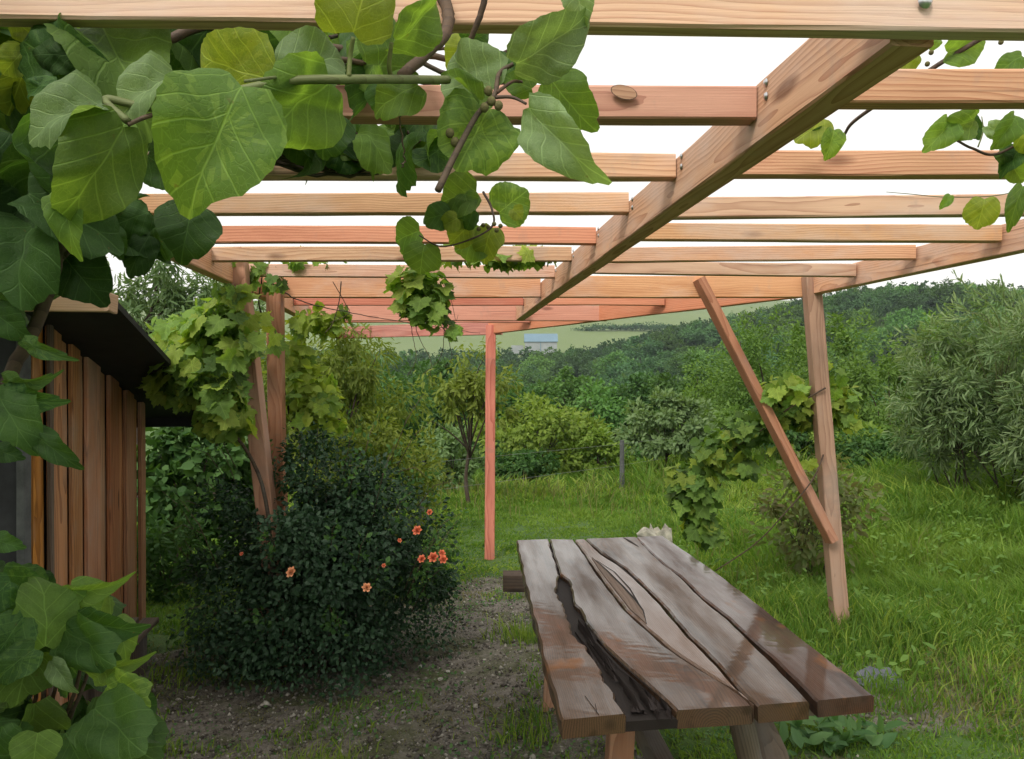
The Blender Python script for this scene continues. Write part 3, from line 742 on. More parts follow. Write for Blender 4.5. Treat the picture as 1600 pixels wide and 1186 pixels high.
for x, y in [(755, 352), (763, 355), (772, 350), (782, 353), (748, 358), (776, 360)]: ball(kv, 'fruit', P(x, y, 1.95), .006, BERRY)
# main shoots
stem(kv, [P(200, 190, .82), P(165, 155, .83), P(235, 168, .84), P(300, 158, .85), P(440, 128, .86), P(540, 124, .87), P(630, 124, .93), P(700, 125, 1.0)], .0042, .0055, STEMG)
stem(kv, [P(552, 58, .86), P(547, 90, .87), P(545, 120, .87)], .0025, .003, STEMG)
stem(kv, [P(612, 66, .9), P(608, 100, .91), P(610, 118, .92)], .0025, .003, STEMG)
stem(kv, [P(200, 195, .82), P(222, 185, .83), P(248, 176, .84)], .0025, .0028, STEMB)
stem(kv, [P(436, 120, .86), P(383, 127, .80)], .002, .002, STEMG)
stem(kv, [P(626, 120, .95), P(690, 60, 1.02), P(700, 20, 1.06), P(680, -30, 1.1)], .007, .010, STEMB, wob=.001)
stem(kv, [P(762, -20, 1.05), P(745, 40, 1.06), P(720, 85, 1.08)], .005, .004, STEMB, wob=.0008)
stem(kv, [P(684, 298, .96), P(712, 240, .98), P(745, 180, 1.0), P(772, 150, 1.01), P(780, 115, 1.03), P(802, 100, 1.03)], .0045, .0028, STEMB)
stem(kv, [P(772, 152, 1.01), P(800, 152, 1.01), P(822, 162, 1.0)], .0026, .002, STEMB)
stem(kv, [P(776, 145, 1.01), P(800, 128, 1.03), P(815, 128, 1.05)], .0026, .002, STEMB)
for x, y in [(763, 142), (757, 168), (779, 165), (703, 208), (711, 222), (768, 158)]: ball(kv, 'fruit', P(x, y, .99), .0058, BERRY, 1.15)
stem(kv, [P(632, 128, 1.0), P(640, 165, 1.0), P(625, 185, 1.0), P(632, 240, 1.02), P(628, 262, 1.02)], .0016, .001, STEMB, wob=.002)
# woody canes lying on the joists
for i in range(24):
    y = random.uniform(-10, 120); x = random.uniform(60, 640); d = 1.25 + i * .05
    stem(kv, [P(x - 260, y + random.uniform(-60, 60), d), P(x - 60, y + random.uniform(-30, 30), d + .1), P(x + 120, y + random.uniform(0, 70), d + .2), P(x + 240, y + random.uniform(-40, 90), d + .35)],
         random.uniform(.004, .011), random.uniform(.002, .006), STEMB if i % 3 else BARK, wob=.004)
for i in range(9):
    stem(kv, [P(180 + i * 40, 252 - i * 4, 2.05), P(330, 236 - i * 3, 2.1), P(480, 230 + i * 5, 2.1), P(600, 236 + 4 * i, 2.15), P(690, 245, 2.2)], .007, .004, BARK, wob=.006)
for i in range(10):
    x = random.uniform(400, 680)
    stem(kv, [P(x, 205, 1.95), P(x + random.uniform(-40, 40), 222, 2.0), P(x + random.uniform(-110, 110), random.uniform(225, 262), 2.05)], .003, .0015, STEMB, wob=.004)
# stem down the left edge
stem(kv, [P(160, -20, 1.3), P(120, 200, 1.1), P(95, 380, 1.05), P(60, 500, 1.05), P(15, 590, 1.05), P(-40, 760, 1.05), P(-30, 1100, 1.15), P(-40, 1300, 1.2)], .007, .011, BARK, wob=.001)
stem(kv, [P(100, 400, 1.05), P(72, 415, 1.05), P(0, 435, 1.05)], .004, .003, BARK)
stem(kv, [P(195, 300, 1.1), P(150, 345, 1.1), P(100, 400, 1.05)], .004, .004, BARK)
stem(kv, [P(203, 228, 1.1), P(170, 290, 1.1), P(130, 345, 1.1)], .002, .002, STEMB)
for k_ in range(14):
    ball(kv, 'fruit', P(58 + random.uniform(0, 26), 335 + random.uniform(0, 30), 1.1 + random.uniform(-.01, .01)), .0036, GRAPEB)
for k_ in range(5): ball(kv, 'fruit', P(112 + random.uniform(0, 14), 360 + random.uniform(0, 16), 1.1), .0036, GRAPEB)
def scatter(parent, n, box, dr, size, kinds, down=.6, inside=None):
    c = 0
    while c < n:
        x, y = random.uniform(box[0], box[2]), random.uniform(box[1], box[3])
        if inside and not inside(x, y): continue
        d = random.uniform(*dr); p = P(x, y, d); L = random.uniform(*size)
        ax = Vector((random.uniform(-1, 1), random.uniform(-.8, .6), random.uniform(-1, .35) - down * .5)).normalized()
        nr = Vector((random.uniform(-.7, .7), random.uniform(-1.1, .1), random.uniform(.1, 1)))
        leaf(parent, random.choice(kinds), p - ax * L * .4, p + ax * L * .6, random.uniform(.85, 1.15), nrm=nr); c += 1
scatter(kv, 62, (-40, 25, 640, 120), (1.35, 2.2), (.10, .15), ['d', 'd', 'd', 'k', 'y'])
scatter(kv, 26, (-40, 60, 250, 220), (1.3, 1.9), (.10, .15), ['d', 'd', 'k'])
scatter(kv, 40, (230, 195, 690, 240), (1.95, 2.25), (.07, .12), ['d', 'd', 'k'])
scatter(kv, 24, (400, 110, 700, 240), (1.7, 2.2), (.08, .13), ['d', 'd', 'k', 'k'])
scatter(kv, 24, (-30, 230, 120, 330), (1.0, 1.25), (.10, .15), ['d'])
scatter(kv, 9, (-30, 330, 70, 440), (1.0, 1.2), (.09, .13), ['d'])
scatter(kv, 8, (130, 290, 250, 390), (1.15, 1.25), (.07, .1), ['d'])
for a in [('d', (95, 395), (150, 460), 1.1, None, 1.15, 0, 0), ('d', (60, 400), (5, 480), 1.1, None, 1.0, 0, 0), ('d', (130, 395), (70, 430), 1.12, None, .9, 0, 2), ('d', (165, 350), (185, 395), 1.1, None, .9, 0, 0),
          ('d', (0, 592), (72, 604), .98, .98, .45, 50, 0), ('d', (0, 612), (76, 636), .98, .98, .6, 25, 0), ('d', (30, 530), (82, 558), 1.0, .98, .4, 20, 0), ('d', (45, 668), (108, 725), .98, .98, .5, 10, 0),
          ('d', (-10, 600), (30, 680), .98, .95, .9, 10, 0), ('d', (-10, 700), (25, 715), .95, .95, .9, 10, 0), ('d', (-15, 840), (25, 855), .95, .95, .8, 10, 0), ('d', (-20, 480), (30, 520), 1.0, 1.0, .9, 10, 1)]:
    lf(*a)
stem(kv, [P(-10, 640, 1.0), P(20, 655, .98), P(48, 668, .98)], .002, .0015, STEMB)

rng = np.random.default_rng(91); n = 4200
pp = np.stack([rng.uniform(-3.4, -.95, n), rng.uniform(-2.2, 3.0, n), rng.uniform(2.24, 2.52, n)], 1)  # overhead leaves added, mostly out of view, to shade the path and shed
cu = np.stack([rng.uniform(-2.1, -1.25, 1500), rng.uniform(-1.2, 1.1, 1500), rng.uniform(.5, 2.3, 1500)], 1); pp = np.concatenate([pp, cu]); n = len(pp)  # unseen leafy curtain added at the left to block sky light
pxx = 800 + FPX * pp[:, 0] / np.maximum(pp[:, 1], .05); pyy = 585 - FPX * (pp[:, 2] - CAMZ) / np.maximum(pp[:, 1], .05)
pp = pp[(pp[:, 1] < .1) | (pxx < -60) | (pyy < -60) | ((pyy < 110) & (rng.uniform(0, 1, n) < .5))]; n = len(pp)
V, F = leafcloud(pp, rng.normal(0, 1, (n, 3)) * [1, 1, .4] - [0, 0, .4], rng.normal(0, .4, (n, 3)) + [0, 0, 1], rng.uniform(.09, .15, n), .9)
obj('added_shade_leaves', mesh('added_shade_leaves', V, F, KIWID, True, np.repeat(rng.uniform(0, 1, n), 2)), kv)['kind'] = 'stuff'

# ---- kiwi sprigs over the near joists on the right
kr = thing('kiwi_vine', 'sparse kiwi sprigs poking between the joists beside the middle beam', 'vine', (2.0, 2.0, 0))
kv_save = kv; kv = kr
for (x0, y0, x1, y1, kd, wf, d) in [(1440, 82, 1390, 108, 'y', .8, 1.75), (1476, 84, 1540, 62, 'k', .85, 1.7), (1450, 72, 1475, 55, 'k', .8, 1.75), (1600, 85, 1560, 110, 'k', .8, 1.75), (1395, 100, 1378, 114, 'y', .6, 1.75),
        (1292, 182, 1246, 222, 'y', 1.0, 2.0), (1304, 200, 1294, 244, 'k', .75, 1.95), (1290, 200, 1268, 208, 'd', .5, 2.0), (1528, 186, 1470, 205, 'k', .75, 2.0), (1490, 188, 1450, 232, 'k', .75, 2.0),
        (1540, 195, 1575, 215, 's', .7, 1.95), (1560, 205, 1600, 190, 'k', .8, 1.95), (1590, 180, 1560, 225, 'k', .7, 1.9), (1560, 235, 1605, 250, 'd', .8, 2.0), (1600, 225, 1570, 262, 'd', .8, 2.0), (1575, 250, 1600, 285, 'k', .8, 2.05),
        (1540, 306, 1530, 352, 'y', 1.05, 2.35), (1486, 304, 1474, 322, 'k', .8, 2.35), (1600, 286, 1578, 346, 'k', .5, 2.3), (1600, 195, 1620, 240, 'y', .9, 1.95), (1510, 178, 1530, 215, 'd', .7, 2.1)]:
    lf(kd, (x0, y0), (x1, y1), d, None, wf, random.uniform(-20, 20))
stem(kr, [P(1600, 20, 1.65), P(1500, 80, 1.7), P(1440, 118, 1.75), P(1340, 185, 1.9), P(1318, 212, 1.95)], .006, .004, STEMB)
stem(kr, [P(1640, 195, 1.95), P(1560, 240, 2.0), P(1520, 232, 2.0), P(1496, 220, 2.0)], .004, .003, STEMB)
stem(kr, [P(1528, 230, 2.0), P(1536, 205, 2.0), P(1534, 182, 2.0)], .002, .0012, STEMG)
stem(kr, [P(1640, 285, 2.3), P(1560, 305, 2.35), P(1480, 308, 2.4), P(1420, 303, 2.4), P(1385, 300, 2.4)], .0018, .001, STEMG)
for x, y in [(1449, 100), (1455, 82), (1564, 66)]: ball(kr, 'fruit', P(x, y, 1.75), .006, BERRY)
kv = kv_save

# ---- leafy plant low on the left; corner shade put into mostly dark leaf kinds
lp = thing('kiwi_shrub', 'large-leaved climber filling the low corner in front of the shed', 'vine', (-1.0, 1.5, 0))
def rect_in(x, y): return y > 905 + max(0, x - 60) * .35 and x < 120 + (y - 900) * .45
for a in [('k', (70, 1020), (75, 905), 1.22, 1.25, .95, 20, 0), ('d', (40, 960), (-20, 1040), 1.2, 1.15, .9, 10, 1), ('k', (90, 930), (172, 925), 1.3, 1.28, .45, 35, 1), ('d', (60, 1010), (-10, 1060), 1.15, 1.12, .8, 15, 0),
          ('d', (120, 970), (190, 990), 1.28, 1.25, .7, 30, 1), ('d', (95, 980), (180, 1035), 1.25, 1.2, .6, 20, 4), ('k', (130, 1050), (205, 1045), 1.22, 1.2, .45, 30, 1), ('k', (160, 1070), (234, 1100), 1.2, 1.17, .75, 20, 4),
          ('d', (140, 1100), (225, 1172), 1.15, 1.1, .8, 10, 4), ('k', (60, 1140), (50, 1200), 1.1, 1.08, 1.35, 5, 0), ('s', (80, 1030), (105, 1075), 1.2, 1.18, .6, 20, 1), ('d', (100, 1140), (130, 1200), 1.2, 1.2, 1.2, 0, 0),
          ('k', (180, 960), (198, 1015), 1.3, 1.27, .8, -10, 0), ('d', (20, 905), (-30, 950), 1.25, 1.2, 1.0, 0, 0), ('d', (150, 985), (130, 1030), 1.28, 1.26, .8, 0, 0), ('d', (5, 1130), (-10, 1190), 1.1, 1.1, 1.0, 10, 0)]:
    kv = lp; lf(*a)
kv = kv_save
scatter(lp, 64, (-40, 900, 220, 1230), (1.28, 1.65), (.085, .125), ['k', 'd', 'd', 'd'], .5, rect_in)
for i in range(8):
    x = random.uniform(-30, 90)
    stem(lp, [P(x - 30, 1450, 1.5), P(x, 1200, 1.45), P(x + random.uniform(-10, 60), 1060, 1.38), P(x + random.uniform(-20, 100), 940, 1.35)], .006, .002, STEMB, wob=.001)
bk = thing('bucket', 'dark blue plastic bucket half hidden behind low vine leaves', 'bucket', (-1.25, 2.15, 0))
m = MB(); th = [2 * math.pi * j / 20 for j in range(20)]
prof = [(.10, .0), (.135, .30), (.146, .30), (.146, .325), (.128, .325), (.095, .02)]
m.add([(r * math.cos(t), r * math.sin(t), z) for r, z in prof for t in th],
      [(i*20+j, i*20+(j+1) % 20, (i+1)*20+(j+1) % 20, (i+1)*20+j) for i in range(5) for j in range(20)] + [tuple(range(20))[::-1], tuple(100 + j for j in range(20))])
BB = m.build('body', BLUEP, bk, False, Matrix.Translation((-1.25, 2.15, 0)))
m = MB(); m.tube([(-1.25 + .15 * math.cos(t), 2.15 - .05 * math.sin(t), .3 - .12 * math.sin(t)) for t in np.linspace(0, math.pi, 14)], .003, 5); m.build('handle', STEEL, BB, True)

# ---- grape vines
def blob_leaves(parent, blobs, n, size, kinds, droop=.5):
    """leaves spread over the outside of rough clumps: (px,py,d, radius px x, radius px y, depth radius m)"""
    wts = [b[3] * b[4] for b in blobs]
    for i in range(n):
        b = random.choices(blobs, wts)[0]
        v = Vector((random.gauss(0, 1), random.gauss(0, 1), random.gauss(0, 1))).normalized() * random.uniform(.45, 1) ** .6
        c = P(b[0] + v.x * b[3], b[1] - v.z * b[4], b[2]); c.y += v.y * b[5]
        L = random.uniform(*size)
        ax = Vector((v.x * .6 + random.uniform(-.6, .6), v.y * .5 + random.uniform(-.6, .4), -droop + random.uniform(-.6, .5))).normalized()
        nr = Vector((v.x + random.uniform(-.5, .5), v.y - .35 + random.uniform(-.5, .5), v.z * .6 + .55 + random.uniform(-.3, .3)))
        leaf(parent, random.choice(kinds), c - ax * L * .3, c + ax * L * .7, random.uniform(.95, 1.2), nrm=nr)
gl = thing('grape_vine', 'bushy light green grape vine wrapped round the two posts beside the shed', 'vine', (-1.5, 4.3, 0))
blob_leaves(gl, [(345, 530, 4.0, 55, 66, .16), (300, 580, 4.1, 60, 56, .22), (352, 640, 4.02, 42, 50, .14), (285, 525, 4.3, 45, 34, .2), (365, 470, 4.02, 40, 34, .1), (330, 600, 4.0, 50, 40, .12), (405, 520, 4.5, 30, 40, .15)], 190, (.11, .165), ['g', 'g', 'gy', 'gy', 'gd'])
blob_leaves(gl, [(480, 610, 5.0, 45, 42, .2), (495, 650, 5.0, 40, 40, .2), (460, 560, 5.0, 30, 30, .15), (490, 505, 4.95, 42, 20, .12), (520, 495, 4.95, 30, 16, .1)], 78, (.10, .15), ['g', 'gy', 'gy', 'g'])
blob_leaves(gl, [(420, 435, 4.3, 40, 16, .12), (370, 405, 4.2, 50, 8, .2), (480, 405, 4.2, 60, 6, .2)], 32, (.08, .12), ['gd', 'g', 'g'])
stem(gl, [gpt(-1.28, 4.15, 0), P(415, 780, 4.1), P(360, 670, 4.1), P(330, 655, 4.1), P(300, 640, 4.1)], .012, .005, BARK, wob=.002)
stem(gl, [gpt(-1.3, 4.9, 0), P(470, 700, 5.0), P(455, 660, 5.0), P(430, 540, 4.9), P(405, 480, 4.7), P(410, 430, 4.4)], .010, .004, BARK, wob=.002)
stem(gl, [P(478, 680, 5.0), P(470, 640, 5.0), P(485, 600, 5.0)], .006, .003, STEMB)
stem(gl, [P(420, 440, 4.3), P(470, 470, 4.6), P(540, 487, 4.9), P(640, 505, 5.4), P(750, 521, 6.2)], .004, .002, STEMB, wob=.003)
stem(gl, [P(533, 440, 4.7), P(530, 470, 4.75), P(520, 505, 4.8), P(508, 520, 4.8)], .004, .0025, STEMB)
stem(gl, [P(520, 440, 4.7), P(540, 475, 4.8), P(545, 490, 4.8), P(515, 505, 4.8)], .0025, .002, STEMB)
for x in (640, 690, 715, 740):
    pass
gm = thing('grape_vine', 'grape shoots trailing along the last joists with a clump hanging in the gap', 'vine', (-.4, 4.1, 2.2))
blob_leaves(gm, [(660, 455, 3.95, 45, 40, .12), (672, 490, 3.95, 34, 22, .1), (640, 435, 4.0, 30, 22, .1)], 52, (.08, .135), ['g', 'g', 'gy', 'gd'])
blob_leaves(gm, [(760, 402, 3.9, 60, 14, .15), (820, 400, 3.9, 50, 12, .15), (690, 395, 3.95, 40, 12, .15)], 62, (.07, .11), ['g', 'gy', 'g'])
blob_leaves(gm, [(700, 515, 3.95, 20, 14, .06)], 6, (.07, .1), ['g'])
stem(gm, [P(560, 395, 4.05), P(660, 400, 3.98), P(760, 404, 3.9), P(878, 408, 3.9)], .005, .003, STEMB, wob=.004)
stem(gm, [P(640, 405, 4.0), P(655, 440, 3.97), P(670, 480, 3.95), P(705, 530, 3.95)], .004, .002, STEMB, wob=.003)
stem(gm, [P(690, 440, 3.95), P(705, 470, 3.95), P(712, 500, 3.95), P(716, 492, 3.95)], .002, .001, STEMB)
for x0, x1, y1 in ((640, 636, 590), (690, 660, 585), (695, 693, 575), (648, 672, 590)):
    stem(gm, [P(x0, 470, 4.0), P(x0 + 4, 520, 4.0), P((x0 + x1) / 2 + 12, 560, 4.0), P(x1, y1, 4.0)], .0025, .001, STEMB, wob=.002)
gr_ = thing('grape_vine', 'yellow green grape vine tied round the braced post with a branch drooping to the grass', 'vine', (1.9, 4.9, 0))
blob_leaves(gr_, [(1225, 610, 4.72, 34, 24, .14), (1265, 635, 4.9, 40, 34, .12), (1310, 620, 4.85, 26, 30, .14), (1315, 655, 4.85, 24, 20, .12), (1230, 645, 4.85, 40, 26, .12)], 118, (.09, .14), ['gy', 'gy', 'g', 'g'])
blob_leaves(gr_, [(1295, 580, 4.85, 16, 16, .06), (1220, 690, 4.9, 26, 16, .1)], 14, (.06, .1), ['gy', 'g'])
blob_leaves(gr_, [(1175, 668, 5.0, 36, 24, .15), (1130, 700, 5.1, 40, 30, .18), (1085, 765, 5.2, 34, 46, .2), (1150, 725, 5.1, 34, 18, .15), (1095, 822, 5.2, 28, 24, .15)], 152, (.10, .15), ['g', 'g', 'gy', 'gd'])
blob_leaves(gr_, [(1056, 745, 5.25, 14, 20, .1)], 14, (.06, .1), ['gy'])
stem(gr_, [P(1290, 606, 4.7), P(1262, 622, 4.72), P(1230, 640, 4.75), P(1190, 672, 4.9), P(1145, 705, 5.05), P(1125, 760, 5.15)], .006, .003, STEMB)
stem(gr_, [P(1290, 690, 4.95), P(1285, 715, 4.7), P(1268, 752, 4.65), P(1228, 800, 4.7), P(1180, 850, 4.8), P(1118, 892, 4.9)], .005, .004, STEMB)
stem(gr_, [P(1284, 500, 4.95), P(1290, 560, 4.95), P(1300, 640, 4.95), P(1302, 700, 4.95), gpt(2.1, 4.98, 0)], .004, .008, BARK)
leaf(gr_, 'gy', P(1262, 715, 4.72), P(1268, 740, 4.72), 1.2)

def vine_mass(parent, blobs, n, size, mat, seed):
    rng = np.random.default_rng(seed); wts = np.array([b[3] * b[4] for b in blobs], float); k = rng.choice(len(blobs), n, p=wts / wts.sum())
    v = rng.normal(size=(n, 3)); v /= np.linalg.norm(v, axis=1, keepdims=True); v *= (rng.uniform(.1, 1, n) ** .6)[:, None]
    pts = np.array([[*P(blobs[i][0] + a[0] * blobs[i][3], blobs[i][1] - a[2] * blobs[i][4], blobs[i][2])] for i, a in zip(k, v)]); pts[:, 1] += v[:, 1] * np.array([b[5] for b in blobs])[k]
    V, F = leafcloud(pts, rng.normal(0, .6, (n, 3)) + v * .5 - [0, 0, .5], v + rng.normal(0, .4, (n, 3)) + [0, -.2, .5], rng.uniform(*size, n), .9)
    obj('small_leaves', mesh('small_leaves', V, F, mat, True, np.repeat(rng.uniform(0, 1, n), 2)), parent)['kind'] = 'stuff'
vine_mass(gr_, [(1175, 668, 5.05, 36, 22, .15), (1130, 700, 5.15, 40, 30, .18), (1085, 765, 5.25, 34, 50, .2), (1150, 725, 5.15, 34, 18, .15), (1095, 822, 5.25, 28, 24, .15), (1230, 640, 4.9, 40, 26, .12)], 1500, (.04, .085), GRAPED, 5)
vine_mass(gr_, [(1225, 610, 4.85, 32, 22, .1), (1270, 630, 5.0, 44, 34, .1), (1312, 630, 4.95, 24, 38, .12)], 650, (.04, .08), GRAPEY, 6)
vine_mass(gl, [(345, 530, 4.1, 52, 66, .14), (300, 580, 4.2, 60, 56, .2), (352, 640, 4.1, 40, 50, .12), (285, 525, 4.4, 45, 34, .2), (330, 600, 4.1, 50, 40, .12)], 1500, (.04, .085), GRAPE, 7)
vine_mass(gl, [(480, 610, 5.05, 45, 42, .2), (495, 650, 5.05, 42, 44, .2), (460, 560, 5.05, 30, 40, .15), (500, 500, 5.0, 46, 18, .1)], 800, (.04, .08), GRAPEY, 8)
vine_mass(gm, [(660, 455, 4.0, 40, 38, .1), (670, 490, 4.0, 28, 20, .08), (780, 402, 3.95, 90, 10, .12)], 500, (.035, .07), GRAPE, 9)

# ------------------------------------------------------------------ leaf clouds (bushes and trees)
def crown(rng, rx, ry, rz, c, nblob, n, size, asp, droop=.3, shell=.55, flat=.6, lump=.34, under=False):
    """positions over lumpy clumps that make up an uneven crown"""
    u = rng.normal(size=(nblob, 3)); u /= np.linalg.norm(u, axis=1, keepdims=True)
    if not under: u[:, 2] = np.where(u[:, 2] < -.5, -u[:, 2] * .5, u[:, 2])
    rad = (shell + (1.1 - shell) * rng.uniform(0, 1, nblob) ** .9)[:, None]
    bc = u * rad; br = lump * rng.uniform(.45, 1.3, nblob)
    k = rng.integers(0, nblob, n)
    v = rng.normal(size=(n, 3)); v /= np.linalg.norm(v, axis=1, keepdims=True)
    q = bc[k] + v * (br[k] * rng.uniform(.35, 1.08, n) ** .7)[:, None]
    q = q * (1 + (rng.uniform(0, 1, n) < .06) * rng.uniform(0, .16, n))[:, None]
    p = q * np.array([rx, ry, rz]) + np.array(c)
    ax = v * .7 + q * .3 + rng.normal(0, .55, (n, 3)); ax[:, 2] -= droop
    nr = v * .5 + q * .8 + rng.normal(0, .38, (n, 3)) + np.array([0, 0, flat * .7])
    rnd = np.clip(rng.uniform(0, .35, nblob)[k] + rng.uniform(0, .6, n), 0, .99)
    V, F = leafcloud(p, ax, nr, rng.uniform(*size, n), asp)
    return V, F, np.repeat(rnd, 2), bc * np.array([rx, ry, rz]) + np.array(c)
def trunk(bc, base, r, fork, rng, nl=14):
    m = MB(); base = Vector(base); fk = Vector(fork)
    mid = base.lerp(fk, .5) + Vector((rng.normal(0, r), rng.normal(0, r), 0))
    m.tube(bez([base, mid, fk], 5), np.linspace(r, r * .6, 11).tolist(), 8)
    for i in rng.permutation(len(bc))[:nl]:
        e = Vector(bc[i]); s = base.lerp(fk, rng.uniform(.75, 1)); mm = s.lerp(e, .5) + Vector((0, 0, (e - s).length * .1)) + Vector(rng.normal(0, .05, 3)) * (e - s).length
        m.tube(bez([s, mm, e], 3), np.linspace(r * .45, r * .1, 7).tolist(), 5)
    return m
def plant(name, label, cat, px, d, ytop, wpx, mat, n, size, asp=.5, droop=.3, seed=0, group=None, ybot=None, nblob=26, shell=.5, stemr=None, cy=None, flat=.6, multi=False, lump=.34):
    rng = np.random.default_rng(seed + 100)
    x = (px - 800) / FPX * d; base = np.array([x, d, float(G(x, d)) - .03])
    top = P(px, ytop, d).z; lo = P(px, ybot, d).z if ybot else base[2] + .06 * (top - base[2])
    rx = wpx / 2 * d / FPX; rz = (top - lo) / 2
    t = thing(name, label, cat, base.tolist(), group)
    V, F, rn, bc = crown(rng, rx * .85, rx * .8, rz * .86, (0, 0, (top + lo) / 2 - base[2]), nblob, n, size, asp, droop, shell, flat, lump, name != 'fruit_tree')
    V[:, 2] = np.maximum(V[:, 2], .02)
    obj('crown' if cat == 'tree' else 'foliage', mesh('crown', V, F, mat, False, rn), t, Matrix.Translation(base.tolist()))
    r = stemr if stemr else max(.012, .02 * (top - base[2]))
    fk = (lo - base[2]) * 1.0 + rz * .35
    if multi:
        m = MB()
        for i in range(multi):
            mm = trunk(bc, (rng.normal(0, rx * .16), rng.normal(0, rx * .16), -.05), r, (rng.normal(0, rx * .3), rng.normal(0, rx * .3), fk), rng, 7); m.add(mm.v, mm.f)
    else: m = trunk(bc, (0, 0, -.1), r, (0, 0, fk), rng)
    m.build('trunk' if cat == 'tree' else 'stems', BARK, t, True, Matrix.Translation(base.tolist()))
    return t

# rose bush
rng = np.random.default_rng(4)
rb = thing('rose_bush', 'dark wide rose bush with a few salmon blooms beside the gravel', 'bush', (-1.1, 4.27, 0))
V1, F1, r1, bc1 = crown(rng, .69, .50, .62, (0, 0, .58), 150, 31000, (.021, .039), .62, .2, .25, .5, .24, True)
low = V1.reshape(-1, 6, 3); low[:, :, :2] += np.where(low[:, :1, 2:] < .35, rng.normal(0, .05, (len(low), 1, 2)), 0)
V1[:, 2] = np.maximum(V1[:, 2], .012); o6 = V1.reshape(-1, 6, 3)
obj('foliage', mesh('foliage', V1, F1, ROSEL, False, r1), rb, Matrix.Translation((-1.1, 4.27, 0)))['kind'] = 'stuff'
m = MB()
for i in range(45):
    e = Vector(bc1[i]); s = Vector((rng.normal(0, .12), rng.normal(0, .1), -.03))
    m.tube(bez([s, s.lerp(e, .5) + Vector((0, 0, .18)), e * 1.08], 4), np.linspace(.009, .002, 9).tolist(), 5)
m.build('canes', STEMB, rb, True, Matrix.Translation((-1.1, 4.27, 0)))
def rose(px, py, d, r, mat):
    r *= .68
    V = []; Fc = []; k = 0
    rs = random.Random(px)
    for ring, (cnt, rr, tilt) in enumerate([(4, .16, 1.5), (3, .45, 1.25), (5, .75, .95), (6, 1.0, .5)]):
        for i in range(cnt):
            a = 2 * math.pi * (i + .5 * ring) / cnt + rs.uniform(-.15, .15); ux = Vector((math.cos(a), math.sin(a), 0)); uy = Vector((-math.sin(a), math.cos(a), 0))
            o_ = len(V)
            for s in range(3):
                w_ = (.25, .55, .4)[s] * r * (.7 + rr * .5); h = (0, .55, 1.0)[s] * r
                c = ux * (h * math.cos(tilt) * rr + .05 * r) + Vector((0, 0, h * math.sin(tilt) * .9 + .05 * r * ring))
                V += [c - uy * w_ + ux * .1 * r * s, c - ux * .08 * r, c + uy * w_ + ux * .1 * r * s]
            for s in range(2):
                for q in range(2): Fc.append((o_ + s*3+q, o_ + s*3+q+1, o_ + s*3+q+4, o_ + s*3+q+3))
    me = mesh('bloom', V, Fc, mat, True)
    obj('bloom', me, rb, Matrix.Translation(P(px, py, d)) @ Matrix.Rotation(R(55), 4, 'X') @ Matrix.Rotation(rs.uniform(-.5, .5), 4, 'Y'))
for a in [(457, 895, 3.72, .036, ROSEP), (573, 919, 3.70, .030, ROSEP), (653, 830, 3.95, .034, ROSE), (672, 801, 4.1, .022, ROSE), (660, 874, 3.86, .028, ROSE), (678, 872, 3.86, .036, ROSE), (693, 875, 3.88, .030, ROSE), (690, 865, 3.9, .024, ROSE), (378, 866, 3.9, .014, ROSE), (600, 884, 3.75, .014, ROSE), (624, 845, 3.85, .015, ROSE)]:
    rose(*a)
rng = np.random.default_rng(44); n = 7000; a = rng.uniform(0, 6.28, n); rr = .25 + .42 * rng.uniform(0, 1, n) ** .7
pp = np.stack([np.cos(a) * rr * 1.08, np.sin(a) * rr * .82, rng.uniform(.02, .38, n)], 1); pp[:, :2] *= (1 + .12 * np.sin(5 * a + 1) + .1 * np.sin(3 * a))[:, None]
V, F = leafcloud(pp, rng.normal(0, .6, (n, 3)) - [0, 0, .3], rng.normal(0, .4, (n, 3)) + pp * 1.2 + [0, 0, .5], rng.uniform(.018, .034, n), .62)
obj('low_foliage', mesh('low_foliage', V, F, ROSEL, False, np.repeat(rng.uniform(0, 1, n), 2)), rb, Matrix.Translation((-1.1, 4.27, 0)))['kind'] = 'stuff'
# sprays reaching out of the rose bush
rng = np.random.default_rng(14)
pp, aa = [], []; m = MB()
for i in range(60):
    a = rng.uniform(0, 2 * math.pi); zz = rng.uniform(.25, 1.12); f_ = .35 + .65 * math.sqrt(max(0, 1 - ((zz - .55) / .66) ** 2)); s = np.array([.62 * math.cos(a) * f_, .45 * math.sin(a) * f_, zz]); e = s + np.array([math.cos(a) * .2, math.sin(a) * .18, rng.uniform(-.05, .4)])
    m.tube([s, (s + e) / 2 + [0, 0, .05], e], [.0026, .002, .001], 5)
    for t in np.linspace(.1, 1, 22): pp.append(s + (e - s) * t + rng.normal(0, .022, 3)); aa.append(rng.normal(0, 1, 3) + (e - s) * 3)
V, F = leafcloud(np.array(pp), np.array(aa), rng.normal(0, .5, (len(pp), 3)) + [0, 0, .7], rng.uniform(.025, .042, len(pp)), .6)
sp = obj('leafy_sprays', mesh('leafy_sprays', V, F, BUSHD, False, np.repeat(rng.uniform(0, 1, len(pp)), 2)), rb, Matrix.Translation((-1.1, 4.27, 0))); sp['kind'] = 'stuff'
m.build('spray_stems', STEMB, rb, True, Matrix.Translation((-1.1, 4.27, 0)))['kind'] = 'stuff'

